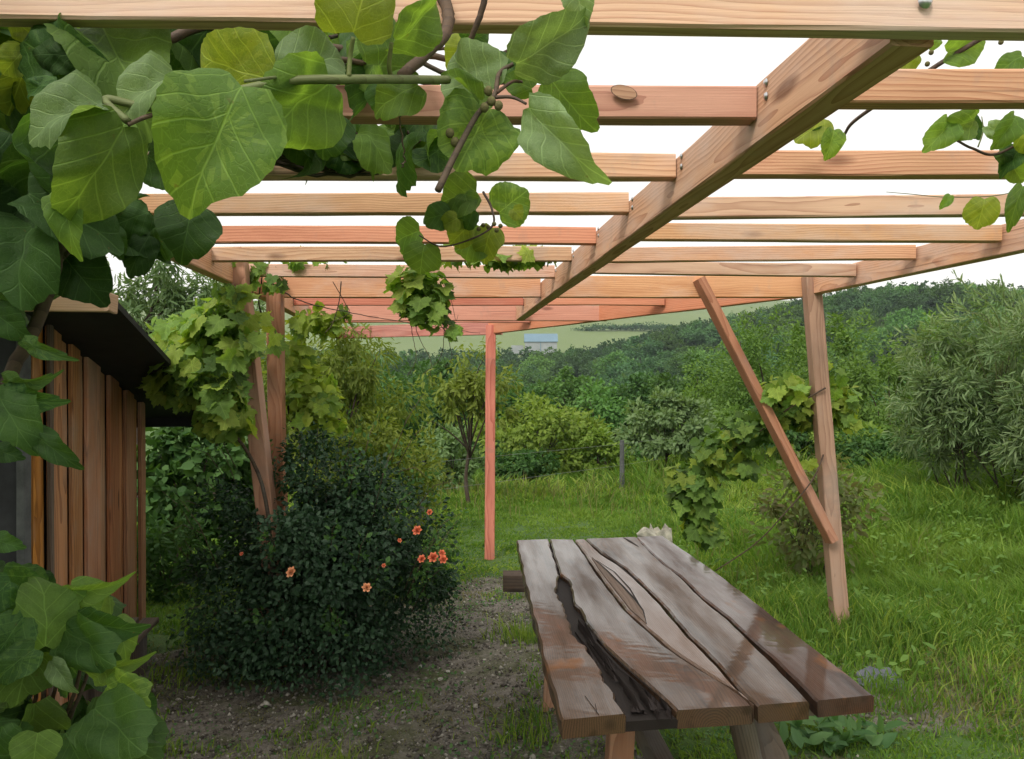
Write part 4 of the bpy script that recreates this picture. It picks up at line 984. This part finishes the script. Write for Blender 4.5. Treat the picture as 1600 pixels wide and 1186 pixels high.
plant('shrub', 'loose olive green shrub growing up behind the rose bush', 'bush', 590, 5.6, 655, 230, OLIVE, 5200, (.03, .055), .42, .3, 1, ybot=860, nblob=40, lump=.28)
plant('peach_tree', 'peach tree with drooping yellow green leaves behind the two leaning posts', 'tree', 530, 7.9, 475, 290, OLIVE, 10500, (.07, .12), .26, .9, 2, ybot=790, nblob=64, lump=.24, shell=.35)
plant('hazel_bush', 'broad-leaved bush beside the shed wall, under the eaves', 'bush', 300, 6.6, 640, 230, BUSHD, 2600, (.07, .12), .85, .35, 3, ybot=860, nblob=40, lump=.28)
plant('weed_clump', 'nettle clump at the foot of the broad-leaved bush', 'bush', 260, 5.7, 800, 150, BUSHD, 1500, (.05, .09), .4, .1, 33, nblob=24)
plant('willow_tree', 'tall airy willow with fine leaves against the sky behind the shed', 'tree', 215, 11, 345, 240, GREYG, 4600, (.10, .18), .22, .7, 4, ybot=640, nblob=46, shell=.3, lump=.22)
plant('willow_tree', 'smaller airy willow between the shed roof and the leaning post', 'tree', 345, 12, 395, 200, GREYG, 4200, (.10, .17), .22, .7, 5, ybot=660, nblob=44, shell=.3, lump=.22)
plant('fruit_tree', 'slender fruit tree with forked bare trunk left of the thin red post', 'tree', 735, 11.5, 530, 170, OLIVE, 2000, (.08, .14), .36, .8, 6, ybot=725, nblob=46, stemr=.035, lump=.2, shell=.2)
plant('sapling', 'pale grey-leaved sapling next to the fence post', 'tree', 628, 9.6, 688, 80, GREYG, 520, (.06, .1), .4, .7, 7, ybot=760, nblob=14)
plant('leafy_bush', 'rounded yellow green bush behind the wire fence', 'bush', 850, 17, 622, 225, BUSHY, 7000, (.09, .15), .5, .3, 8, nblob=44, lump=.28)
plant('leafy_bush', 'small light bush just right of the rounded yellow green one', 'bush', 935, 16, 672, 100, BUSHY, 2200, (.08, .14), .5, .3, 9, nblob=22)
plant('leafy_bush', 'low dark bush under the rounded yellow green one', 'bush', 815, 15.2, 700, 120, BUSHD, 2200, (.08, .13), .5, .3, 10, nblob=22)
plant('leafy_bush', 'pale narrow bush between the slender fruit tree and the sapling', 'bush', 705, 13.5, 650, 100, GREYG, 2200, (.08, .13), .45, .3, 11, nblob=22)
plant('apple_tree', 'round grey green small tree on a thin trunk in the meadow', 'tree', 1042, 14.5, 612, 165, GREYG, 5200, (.08, .13), .5, .2, 12, ybot=720, nblob=40, lump=.26)
plant('hedge_tree', 'medium green tree crown above the drooping vine branch', 'tree', 1150, 19, 560, 170, BUSHG, 9500, (.065, .105), .55, .3, 13, nblob=40, lump=.27)
plant('hedge_tree', 'leafy tall tree behind the diagonal brace', 'tree', 1200, 17, 470, 170, BUSHG, 9500, (.065, .105), .5, .3, 14, ybot=760, nblob=42, lump=.27)
plant('hedge_tree', 'tall light tree with pale twigs behind the braced post', 'tree', 1310, 15, 468, 190, BUSHG, 9500, (.065, .105), .5, .3, 15, ybot=790, nblob=44, lump=.26)
plant('hedge_tree', 'dark leafy tree right of the braced post', 'tree', 1385, 13.5, 545, 190, BUSHG, 9500, (.065, .105), .5, .3, 16, ybot=800, nblob=42, lump=.27)
plant('hedge_bush', 'low shadowy bush at the meadow edge right of the braced post', 'bush', 1375, 11, 675, 150, BUSHD, 2800, (.06, .1), .5, .3, 17, nblob=28)
plant('hedge_bush', 'dense dark bush straight behind the diagonal brace', 'bush', 1240, 13, 600, 150, BUSHD, 3600, (.08, .12), .5, .3, 18, nblob=30)
plant('hedge_bush', 'mid green bush between the meadow tree and the brace', 'bush', 1120, 16, 640, 120, BUSHG, 2600, (.09, .14), .5, .3, 19, nblob=26)
plant('dark_tree', 'dark tree crown filling the gap left of the thin red post', 'tree', 660, 21, 560, 160, BUSHD, 4200, (.13, .2), .5, .3, 20, nblob=34)
plant('dark_tree', 'dark tree behind the peach tree', 'tree', 570, 19, 575, 210, BUSHD, 4600, (.12, .19), .5, .3, 21, nblob=36)
plant('dark_tree', 'dark round tree behind the rounded yellow green bush', 'tree', 955, 30, 585, 120, FORA, 3200, (.16, .26), .55, .3, 22, nblob=30)
plant('hedge_tree', 'bright leafy tree behind the meadow willows', 'tree', 1470, 15, 500, 210, BUSHG, 9500, (.065, .105), .5, .3, 61, ybot=760, nblob=46, lump=.26)
plant('hedge_tree', 'tall green tree closing the hedge beyond the big willow', 'tree', 1590, 17, 480, 260, BUSHG, 9500, (.065, .105), .5, .3, 62, ybot=740, nblob=46, lump=.26)
plant('hedge_bush', 'light green bush at the hedge foot between brace and braced post', 'bush', 1190, 15, 620, 170, BUSHG, 4200, (.08, .13), .5, .3, 63, nblob=40, lump=.27)
plant('hedge_bush', 'yellowish bush at the hedge foot behind the reddish shrub', 'bush', 1320, 12, 640, 150, BUSHY, 3600, (.07, .11), .5, .3, 64, nblob=36, lump=.27)
plant('hedge_bush', 'loose light bush under the bright tree behind the willows', 'bush', 1440, 12.5, 640, 150, BUSHG, 3600, (.07, .11), .5, .3, 65, nblob=36, lump=.27)
for i_, (px, d, yt, wp, lb) in enumerate([(800, 27, 590, 130, 'broad dark tree just right of the thin red post'), (890, 33, 575, 140, 'wide mid green tree crown behind the rounded bush'), (1010, 31, 585, 130, 'deep green tree crown behind the grey green meadow tree'),
        (1090, 29, 560, 150, 'full green tree crown left of the diagonal brace'), (700, 30, 565, 130, 'green tree crown behind the slender fruit tree')]):
    plant('valley_tree', lb, 'tree', px, d, yt, wp, FORA if i_ % 2 else BUSHD, 5200, (.13, .22), .6, .3, 80 + i_, ybot=720, nblob=50, lump=.25)
plant('red_leaved_shrub', 'low shrub with reddish leaves round the foot of the braced post', 'bush', 1275, 6.0, 700, 200, REDL, 1500, (.05, .085), .45, .3, 23, nblob=34, ybot=885, multi=6, stemr=.007)
for i, (px, d, yt, wp, yb, lb) in enumerate([(1490, 8.8, 490, 190, 745, 'slim-stemmed willow bush with narrow pale leaves in the meadow'), (1580, 8.2, 445, 260, 760, 'big silvery willow with dense dark stems at the meadow edge'), (1680, 7.4, 430, 240, 800, 'leaning willow at the meadow edge, partly cut off')]):
    plant('willow_bush', lb, 'tree', px, d, yt, wp, WILLOW, 8500, (.07, .14), .17, .15, 40 + i, ybot=yb, nblob=90, lump=.22, shell=.3, multi=7, stemr=.011, flat=.2)
# long willow shoots
wt = thing('willow_shoots', 'long thin willow shoots sticking up above the crowns', 'tree', (5.2, 8, float(G(5.2, 8))))
rng = np.random.default_rng(77); pp = []; aa = []
for (a, b) in [((1560, 500), (1492, 430)), ((1572, 500), (1565, 440)), ((1585, 505), (1578, 455)), ((1545, 500), (1480, 497)), ((1555, 520), (1495, 475)), ((1520, 545), (1480, 520)), ((1600, 490), (1590, 460))]:
    p, q = P(*a, 8.0), P(*b, 8.0); stem(wt, [P(1560, 640, 8.0), p, q], .006, .002, STEMG)
    for t in np.linspace(.35, 1, 20): pp.append(np.array(p.lerp(q, t)) + rng.normal(0, .012, 3)); aa.append(np.array(q - p) / (q - p).length + rng.normal(0, .5, 3))
V, F = leafcloud(np.array(pp), np.array(aa), rng.normal(0, 1, (len(pp), 3)), rng.uniform(.08, .13, len(pp)), .17)
obj('foliage', mesh('foliage', V, F, WILLOW, False, np.repeat(rng.uniform(0, 1, len(pp)), 2)), wt)['kind'] = 'stuff'

# ------------------------------------------------------------------ wood on the opposite hillside
rng = np.random.default_rng(11)
VAR = []
for i in range(5):
    V, F, rn, bc = crown(rng, .5, .5, .46, (0, 0, .52), 46, 4600, (.035, .065), .65, .2, .5, .7, .25)
    tm = MB(); tm.tube([(0, 0, -.1), (.01, 0, .2), (0, .01, .6)], [.03, .022, .012], 6)
    VAR.append((mesh('crown', V, F, [FORA, FORB, FORA, FORB, FORA][i], False, rn), mesh('trunk', tm.v, tm.f, BARK, True)))
for i in range(4):                      # finer crowns for the nearer trees
    V, F, rn, bc = crown(rng, .5, .5, .46, (0, 0, .52), 60, 9500, (.022, .042), .65, .2, .45, .7, .24)
    VAR.append((mesh('crown', V, F, [FORA, FORB, FORA, BUSHD][i], False, rn), VAR[0][1]))
def ridge(px): return float(np.interp(px, [300, 640, 790, 900, 960, 1100, 1200, 1300, 1400, 1480, 1600, 1700], [545, 546, 547, 547, 534, 500, 482, 455, 446, 442, 450, 455]))
def cap(x, y, h):
    px = 800 + FPX * x / y; return min(h, (585 - ridge(px)) / FPX * y + CAMZ - float(G(x, y)))
spots = []
y = 46.0
while y < 285:
    sp_ = 6.0 + y * .022
    x = -.72 * y - 10
    while x < .74 * y + 12:
        xx, yy = x + rng.uniform(-.4, .4) * sp_, y + rng.uniform(-.4, .4) * sp_
        x += sp_
        px = 800 + FPX * xx / yy
        if px < 380 or px > 1680: continue
        if yy > 262 and xx < 12: continue
        if yy > 250 and 800 < px < 890 : continue
        spots.append((xx, yy))
    y += sp_ * .9
spots.sort(key=lambda s: s[1])
# which trees show: keep those whose top clears the line of sight over nearer ones
def vis(s):
    x, y = s; return (float(G(x, y)) + 8 - CAMZ) / y * FPX
big = []; rest = []
for s in spots:
    (big if len(big) < 270 and vis(s) > -75 else rest).append(s)
for i, (x, y) in enumerate(big):
    k = int(rng.integers(0, 5)) if y > 95 else int(rng.integers(5, 9)); h = cap(x, y, rng.uniform(6.0, 12.5) * (1 if y > 70 else .8)); wd = min(h, 10) * rng.uniform(.85, 1.25)
    z = float(G(x, y))
    if h < 2.5: continue
    lab = '%s %s broadleaf tree %s' % ('tall' if h > 10 else 'low' if h < 7.6 else 'middle-sized', 'bluish green' if k in (1, 3, 6) else 'deep green', 'high on the wooded ridge' if y > 170 else 'halfway up the wooded opposite slope' if y > 95 else 'in the wood at the valley bottom')
    t = thing('woodland_tree', lab, 'tree', (x, y, z), 'trees of the hillside wood')
    M = Matrix.Translation((x, y, z)) @ Matrix.Rotation(rng.uniform(0, 6.28), 4, 'Z') @ Matrix.Diagonal((wd, wd, h, 1))
    obj('crown', VAR[k][0], t, M); obj('trunk', VAR[k][1], t, M)
VV = []; FF = []; RR = []; o_ = 0
small = []
for i in range(4):
    V, F, rn, bc = crown(rng, .5, .5, .46, (0, 0, .5), 30, 900, (.07, .125), .7, .2, .5, .7, .27); small.append((V, F, rn))
for (x, y) in rest:
    if vis((x, y)) < -75: continue
    V, F, rn = small[int(rng.integers(0, 4))]; a = rng.uniform(0, 6.28); h = cap(x, y, rng.uniform(7, 11)); wd = h * rng.uniform(.85, 1.2)
    if h < 2.5: continue
    Rz = np.array([[math.cos(a), math.sin(a), 0], [-math.sin(a), math.cos(a), 0], [0, 0, 1]])
    VV.append(V @ Rz * np.array([wd, wd, h]) + np.array([x, y, float(G(x, y))])); FF.append(F + o_); o_ += len(V); RR.append(np.clip(rn * .6 + rng.uniform(0, .4), 0, 1))
if VV:
    wo = obj('far_wood', mesh('far_wood', np.concatenate(VV), np.concatenate(FF), FORB, False, np.concatenate(RR)))
    tag(wo, 'bluish far wood covering the ridge of the opposite hill', 'wood'); wo['kind'] = 'stuff'
print('trees', len(big), len(rest))
# hedgerow across the pale field
hv = []
V, F, rn, bc = crown(rng, 30, 3, 2.2, (0, 0, 1.5), 60, 3000, (.6, 1.1), .7, .2, .2, .6, .2)
hz = float(G(50, 390))
hd = obj('hedgerow', mesh('hedgerow', V, F, FORB, False, rn), None, Matrix.Translation((62, 390, hz))); tag(hd, 'dark hedgerow line across the pale hillside pasture', 'hedge')

# barn
bpos = P(845, 547, 318); bw, bl = 8.0, 13.0
barn = thing('barn', 'long grey barn with pale blue metal roof beside the hillside pasture', 'building', bpos)
m = MB(); m.box((0, 0, .6), (bl, bw, 5.4)); m.build('wall', BARNW, barn, M=Matrix.Translation(bpos))
m = MB(); e = .4
m.add([(-bl/2-e, -bw/2-e, 3.2), (bl/2+e, -bw/2-e, 3.2), (bl/2+e, 0, 6.6), (-bl/2-e, 0, 6.6), (bl/2+e, bw/2+e, 3.2), (-bl/2-e, bw/2+e, 3.2),
       (-bl/2-e, -bw/2-e, 3.4), (bl/2+e, -bw/2-e, 3.4), (bl/2+e, 0, 6.8), (-bl/2-e, 0, 6.8), (bl/2+e, bw/2+e, 3.4), (-bl/2-e, bw/2+e, 3.4)],
      [(0, 1, 2, 3), (3, 2, 4, 5), (6, 9, 8, 7), (9, 11, 10, 8), (0, 6, 7, 1), (5, 4, 10, 11), (0, 3, 9, 6), (3, 5, 11, 9), (1, 7, 8, 2), (2, 8, 10, 4)])
m.build('roof', BARNR, barn, M=Matrix.Translation(bpos))
m = MB(); m.box((-.2, -bw/2 - .06, 1.2), (.3, .1, 3.6)); m.build('downpipe', BARNR, barn, M=Matrix.Translation(bpos))
m = MB(); m.box((-bl/2 - 3.2, 1, .2), (5.0, 4, 3.4)); m.build('annex', BARNW, barn, M=Matrix.Translation(bpos))

# ------------------------------------------------------------------ fence behind the lawn
fence = thing('wire_fence', 'old wire fence on dark weathered posts beyond the lawn', 'fence', (0, 11, float(G(0, 11))))
fpts = []
for i, (px, d, yt) in enumerate([(480, 8.4, 690), (658, 9.6, 716), (972, 13.2, 688), (1130, 15, 668)]):
    x = (px - 800) / FPX * d; z = float(G(x, d)); top = P(px, yt, d).z
    m = MB(); rs = random.Random(i); n = 6
    m.tube([(rs.uniform(-.006, .006), rs.uniform(-.006, .006), (top - z + .1) * t / n - .1) for t in range(n + 1)], [.042 * rs.uniform(.9, 1.08) for _ in range(n + 1)], 9)
    m.build('post', FPOST, fence, False, Matrix.Translation((x, d, z)))
    fpts.append(Vector((x, d - .04, top)))
for dz in (.06, .42):
    m = MB(); m.tube([p - Vector((0, 0, dz)) for p in fpts], .002, 5); m.build('wire', WIRE, fence, True)

# bleached stump behind the table
st = thing('stump', 'pale bleached stump with ragged points in the grass past the table', 'stump', (1.28, 6.2, 0))
rs = random.Random(12); m = MB(); k = 16; c = P(1030, 830, 6.2)
hts = [0, .25, .34, .42]
V = []
for i, h in enumerate(hts):
    for j in range(k):
        a = 2 * math.pi * j / k; r = (.14 - .02 * i) * (1 + .18 * math.sin(3 * a + 1) + rs.uniform(-.1, .1))
        V.append((r * math.cos(a), r * math.sin(a), h + (rs.choice([0, .01, .03, .06]) if i == 3 else 0)))
V.append((0, 0, .32))
m.add(V, [(i*k+j, i*k+(j+1) % k, (i+1)*k+(j+1) % k, (i+1)*k+j) for i in range(3) for j in range(k)] + [(3*k+j, 3*k+(j+1) % k, 4*k) for j in range(k)])
m.build('body', STUMPM, st, False, Matrix.Translation((c.x, 6.2, float(G(c.x, 6.2)) - .02)))
m = MB(); m.tube([(0, 0, 0), (-.06, -.02, .05), (-.11, -.02, .03)], [.07, .05, .015], 7); m.build('root', STUMPM, st, False, Matrix.Translation((c.x - .08, 6.15, float(G(c.x, 6.2)) + .36)))

# stones
def stone_mesh(seed, mat, flat=.6):
    rs = np.random.default_rng(seed); V = []; nu, nv = 9, 6
    for i in range(1, nv):
        for j in range(nu):
            a, b = math.pi * i / nv, 2 * math.pi * j / nu; r = 1 + rs.uniform(-.22, .2)
            V.append((r * math.sin(a) * math.cos(b), r * math.sin(a) * math.sin(b), r * flat * math.cos(a)))
    V += [(0, 0, flat), (0, 0, -flat)]; F = []
    for i in range(nv - 2):
        for j in range(nu): F.append((i*nu+j, (i+1)*nu+j, (i+1)*nu+(j+1) % nu, i*nu+(j+1) % nu))
    t, b = len(V) - 2, len(V) - 1
    F += [(t, j, (j + 1) % nu) for j in range(nu)] + [(b, (nv-2)*nu+(j+1) % nu, (nv-2)*nu+j) for j in range(nu)]
    return mesh('stone', V, F, mat)
def gp(px, py):
    """where the sight line through a pixel meets the ground"""
    lo, hi = .5, 60.
    for _ in range(40):
        mid = (lo + hi) / 2; p = P(px, py, mid)
        if p.z > G(p.x, mid): lo = mid
        else: hi = mid
    p = P(px, py, lo); return Vector((p.x, p.y, float(G(p.x, p.y))))
p = gp(1378, 1066); s = obj('flat_stone', stone_mesh(1, STONEB, .35), None, Matrix.Translation(p + Vector((0, 0, .01))) @ Matrix.Diagonal((.13, .12, .15, 1))); tag(s, 'flat blue-grey stone in the grass off the table corner', 'stone')
smw = [stone_mesh(20 + i, STONEW, .6) for i in range(3)]
for i, (px, py, r) in enumerate([(598, 1054, .016), (606, 1058, .018), (528, 1073, .018), (657, 1043, .014), (808, 1171, .016), (793, 1147, .010), (1304, 1013, .016), (688, 1062, .013), (757, 1032, .011), (700, 1050, .012), (1336, 1018, .012)]):
    p = gp(px, py); s = obj('pebble', smw[i % 3], None, Matrix.Translation(p + Vector((0, 0, r * .25))) @ Matrix.Rotation(i, 4, 'Z') @ Matrix.Diagonal((r * 1.2, r, r, 1)))
    tag(s, 'small pale pebble lying on the bare ground', 'stone', 'pale pebbles on the ground')
# gravel and litter: too many and small to count
rng = np.random.default_rng(31); base = []
for i in range(4):
    me = stone_mesh(60 + i, STONEB, .55); co = np.empty(len(me.vertices) * 3); me.vertices.foreach_get('co', co); base.append((co.reshape(-1, 3)))
octv = np.array([(1, 0, 0), (-1, 0, 0), (0, 1, 0), (0, -1, 0), (0, 0, .7), (0, 0, -.7)], float)
octf = np.array([(0, 2, 4), (2, 1, 4), (1, 3, 4), (3, 0, 4), (2, 0, 5), (1, 2, 5), (3, 1, 5), (0, 3, 5)])
n = 44000; x = rng.uniform(-2.2, 1.9, n); y = 1.6 + 4.9 * rng.uniform(0, 1, n) ** 1.2
keep = rng.uniform(0, 1, n) < dirtmask(x, y) ** 1.5; x, y = x[keep], y[keep]; n = len(x)
r = rng.gamma(2, .0024, n) + .002
jit = 1 + rng.uniform(-.35, .35, (n, 6, 3)); a = rng.uniform(0, 6.28, n); ca, sa = np.cos(a), np.sin(a)
v = octv[None] * jit * r[:, None, None]; vx = v[..., 0] * ca[:, None] - v[..., 1] * sa[:, None] * .7; vy = v[..., 0] * sa[:, None] + v[..., 1] * ca[:, None] * .7
V = np.stack([vx + x[:, None], vy + y[:, None], v[..., 2] + (G(x, y) + r * .3)[:, None]], -1).reshape(-1, 3)
F = (octf[None] + (np.arange(n) * 6)[:, None, None]).reshape(-1, 3)
k = N('gravel'); at = k.n('Attribute', attribute_name='rnd').outputs['Fac']
GRAV = k.done(k.mix(k.math('POWER', at, 2.6), (.07, .06, .05), (.38, .36, .31)), .8, .3)
g_ = obj('gravel', mesh('gravel', V, F, GRAV, False, np.repeat(rng.uniform(0, 1, n), 8))); g_['kind'] = 'stuff'; tag(g_, 'fine dark gravel and grit on the bare ground', 'gravel')

# ------------------------------------------------------------------ grass
def blades(n_, xr_, yr_, dens, h, wd, seed, cond, lean=.5):
    rng = np.random.default_rng(seed); x = rng.uniform(*xr_, n_); y = rng.uniform(*yr_, n_)
    px = 800 + FPX * x / np.maximum(y, .1)
    k = (px > -120) & (px < 1720) & (rng.uniform(0, 1, n_) < cond(x, y)); x, y = x[k], y[k]; n_ = len(x)
    z = G(x, y)
    cl = .5 + .5 * np.sin(x * 3.1 + 2 * np.sin(y * 2.3)) * np.sin(y * 3.7 + 1.3 * np.sin(x * 2.9)); cl2 = .5 + .5 * np.sin(x * 1.1 + 4) * np.sin(y * .9 + 2)
    cl = cl * .6 + .4 * (.5 + .5 * np.sin(x * 7.3 + 3 * np.sin(y * 5.1)) * np.sin(y * 8.1 + 2 * np.sin(x * 6.3)))
    H = h(x, y) * rng.uniform(.4, 1.25, n_) * (.45 + 1.0 * cl ** 1.4) ; W = wd(x, y) * rng.uniform(.7, 1.3, n_)
    a = rng.uniform(0, 6.28, n_); wind = np.stack([np.cos(a), np.sin(a)], 1); wind += .35 * np.stack([np.sin(x * 1.7 + y), np.cos(y * 1.3)], 1)
    ln = rng.uniform(.1, lean * 2, n_)[:, None] * H[:, None]
    b = rng.uniform(0, 6.28, n_); sx_, sy_ = np.cos(b) * W, np.sin(b) * W
    V = np.empty((n_, 5, 3)); base = np.stack([x, y, z - .01], 1)
    off = np.stack([sx_, sy_, 0 * sx_], 1)
    mid = base + np.concatenate([wind * ln * .35, (H * .6)[:, None]], 1); tip = base + np.concatenate([wind * ln, (H * (1 - .25 * lean))[:, None]], 1)
    V[:, 0] = base - off; V[:, 1] = base + off; V[:, 2] = mid + off * .8; V[:, 3] = mid - off * .8; V[:, 4] = tip
    rnd = np.clip(.55 * cl2 + .45 * rng.uniform(0, 1, n_), 0, .99)
    return V.reshape(-1, 3), n_, rnd
def grass_obj(name, label, parts, mat):
    Vs, n_, rn = [], 0, []
    for V, n, r in parts: Vs.append(V); n_ += n; rn.append(r)
    V = np.concatenate(Vs); rn = np.concatenate(rn); b = np.arange(n_)[:, None] * 5
    me = bpy.data.meshes.new(name)
    lv = np.concatenate([b + np.array([[0, 1, 2, 3]]), b + np.array([[3, 2, 4]])], 1).ravel().astype(np.int32)
    me.vertices.add(len(V)); me.vertices.foreach_set('co', V.astype(np.float32).ravel())
    me.loops.add(len(lv)); me.loops.foreach_set('vertex_index', lv)
    me.polygons.add(n_ * 2)
    st_ = (np.arange(n_)[:, None] * 7 + np.array([[0, 4]])).ravel().astype(np.int32)
    me.polygons.foreach_set('loop_start', st_); me.polygons.foreach_set('loop_total', np.tile(np.array([4, 3], np.int32), n_))
    me.update(calc_edges=True)
    a_ = me.attributes.new('rnd', 'FLOAT', 'FACE'); a_.data.foreach_set('value', np.repeat(rn, 2).astype(np.float32))
    me.materials.append(mat); o = obj(name, me); o['kind'] = 'stuff'; tag(o, label, 'grass'); print(name, n_); return o
def patchy(x, y): return sst(.1, .6, np.sin(x * 4.1 + 1.7 * np.sin(y * 2.7)) * np.sin(y * 3.3 + 1.1 * np.sin(x * 3.7)) + .25 * np.sin(x * 9 + y * 7))
def gc(x, y): return np.clip(1 - 1.15 * dirtmask(x, y) + .5 * patchy(x + .4, y), 0, 1) * np.where((x < -2.0) & (y < 4.7), 0, 1)
def gh(x, y): return (.055 + .17 * sst(.9, 2.6, x) * sst(2.6, 5.0, y) + .22 * sst(9, 14, y) + .12 * sst(2.8, 5, x)) * (1 - .35 * np.exp(-((x + .2) / 1.6) ** 2 - ((y - 9) / 3.0) ** 2))
parts = [blades(190000, (-4.2, 5.2), (1.7, 6.5), 0, gh, lambda x, y: .0022 + .0004 * y, 1, gc),
         blades(130000, (-5, 7), (6.5, 12), 0, gh, lambda x, y: .003 + .0006 * y, 2, gc),
         blades(90000, (-10, 13), (12, 24), 0, gh, lambda x, y: .004 + .0009 * y, 3, gc)]
grass_obj('grass', 'lush wet meadow grass of the lawn', parts, GRASSM)
def gcd(x, y): return .12 + .6 * patchy(x, y) + .55 * np.clip(dirtmask(x, y) * (1 - dirtmask(x, y)) * 3, 0, 1) + .12 * sst(1.5, 3, x)
grass_obj('dry_grass', 'short straw-coloured grass thinning out over the bare ground',
          [blades(80000, (-2.6, 3.4), (1.7, 7), 0, lambda x, y: .035 + .10 * sst(1.4, 3, x), lambda x, y: .0015 + .0003 * y, 5, gcd, .8)], GRASSD)
def gct(x, y): return sst(1.0, 2.4, x) * sst(4, 6, y) * (.25 + .75 * patchy(x * .6, y * .6)) + .5 * sst(9.5, 12.5, y)
grass_obj('seeding_grass', 'tall pale seeding grass stalks standing in the meadow', [blades(16000, (-4, 8), (4, 14), 0, lambda x, y: .30 + .12 * sst(8, 12, y), lambda x, y: .0012 + .0003 * y, 15, gct, .35)], GRASSD)
# tufts along the table's shaded side
def tuftc(cs): return lambda x, y: np.clip(sum(np.exp(-((x - a) / s) ** 2 - ((y - b) / s) ** 2) for a, b, s in cs), 0, 1)
cs = [(.05, 2.9, .16), (.05, 3.4, .14), (.02, 2.45, .12), (.0, 2.15, .1), (1.0, 2.05, .2), (-1.5, 3.2, .12), (-.75, 3.0, .14), (-1.7, 4.1, .15), (.1, 4.6, .15)]
grass_obj('grass_tufts', 'longer green tufts at the table legs and on the path', [blades(60000, (-2, 1.6), (1.8, 5), 0, lambda x, y: .11 + 0 * x, lambda x, y: .003 + 0 * x, 8, tuftc(cs))], GRASSM)
def weeds(name, label, n, xr_, yr_, cond, size, hmax, asp, seed, mat):
    rng = np.random.default_rng(seed); x = rng.uniform(*xr_, n); y = rng.uniform(*yr_, n); k = rng.uniform(0, 1, n) < cond(x, y); x, y = x[k], y[k]; n = len(x)
    p = np.stack([x, y, G(x, y) + rng.uniform(.005, 1, n) ** 1.5 * hmax], 1); sc_ = (1 + .08 * y)
    V, F = leafcloud(p, rng.normal(0, 1, (n, 3)) * [1, 1, .4] + [0, 0, .35], rng.normal(0, .4, (n, 3)) + [0, -.2, 1], rng.uniform(*size, n), asp)
    o = obj(name, mesh(name, V, F, mat, True, np.repeat(rng.uniform(0, 1, n), 2))); o['kind'] = 'stuff'; tag(o, label, 'weeds')
weeds('low_weeds', 'tiny creeping weeds and moss over the trodden ground', 26000, (-2.4, 2.6), (1.8, 6.5), lambda x, y: .12 + .8 * patchy(x + 1.3, y * .9 + .7), (.010, .024), .02, .7, 71, COMF)
weeds('meadow_weeds', 'mixed broad-leaved weeds growing through the meadow grass', 22000, (.9, 8), (3.8, 12), lambda x, y: .9 * patchy(x * .55 + 2, y * .5) * sst(1.1, 2.2, x), (.03, .075), .24, .45, 72, BUSHG)
# broad-leaved weeds by the table leg
wd_ = thing('broad_leaved_weed', 'broad-leaved bluish green weed beside the near table leg', 'weed', (.92, 2.1, 0))
rng = np.random.default_rng(55); n = 70; c = gp(1300, 1165)
p = np.array(c) + rng.normal(0, 1, (n, 3)) * [.09, .07, 0] + [0, 0, .01]; p[:, 2] += rng.uniform(0, .06, n)
ax = rng.normal(0, 1, (n, 3)) * [1, 1, .2] + [0, 0, .7]
V, F = leafcloud(p, ax, rng.normal(0, .3, (n, 3)) + [0, -.3, 1], rng.uniform(.07, .13, n), .45)
obj('foliage', mesh('foliage', V, F, COMF, True, np.repeat(rng.uniform(0, 1, n), 2)), wd_)

# ------------------------------------------------------------------ damp air
hz_ = MB(); hz_.box((0, 480, 32), (2300, 1180, 106))
k = N('haze'); pv = k.n('VolumePrincipled'); pv.inputs['Color'].default_value = (.78, .90, .97, 1); pv.inputs['Density'].default_value = .0003
pv.inputs['Anisotropy'].default_value = .2
k.t.links.new(pv.outputs[0], k.out.inputs['Volume'])
hob = hz_.build('haze', k.m); hob['kind'] = 'stuff'; tag(hob, 'thin pale damp haze over the valley', 'haze')
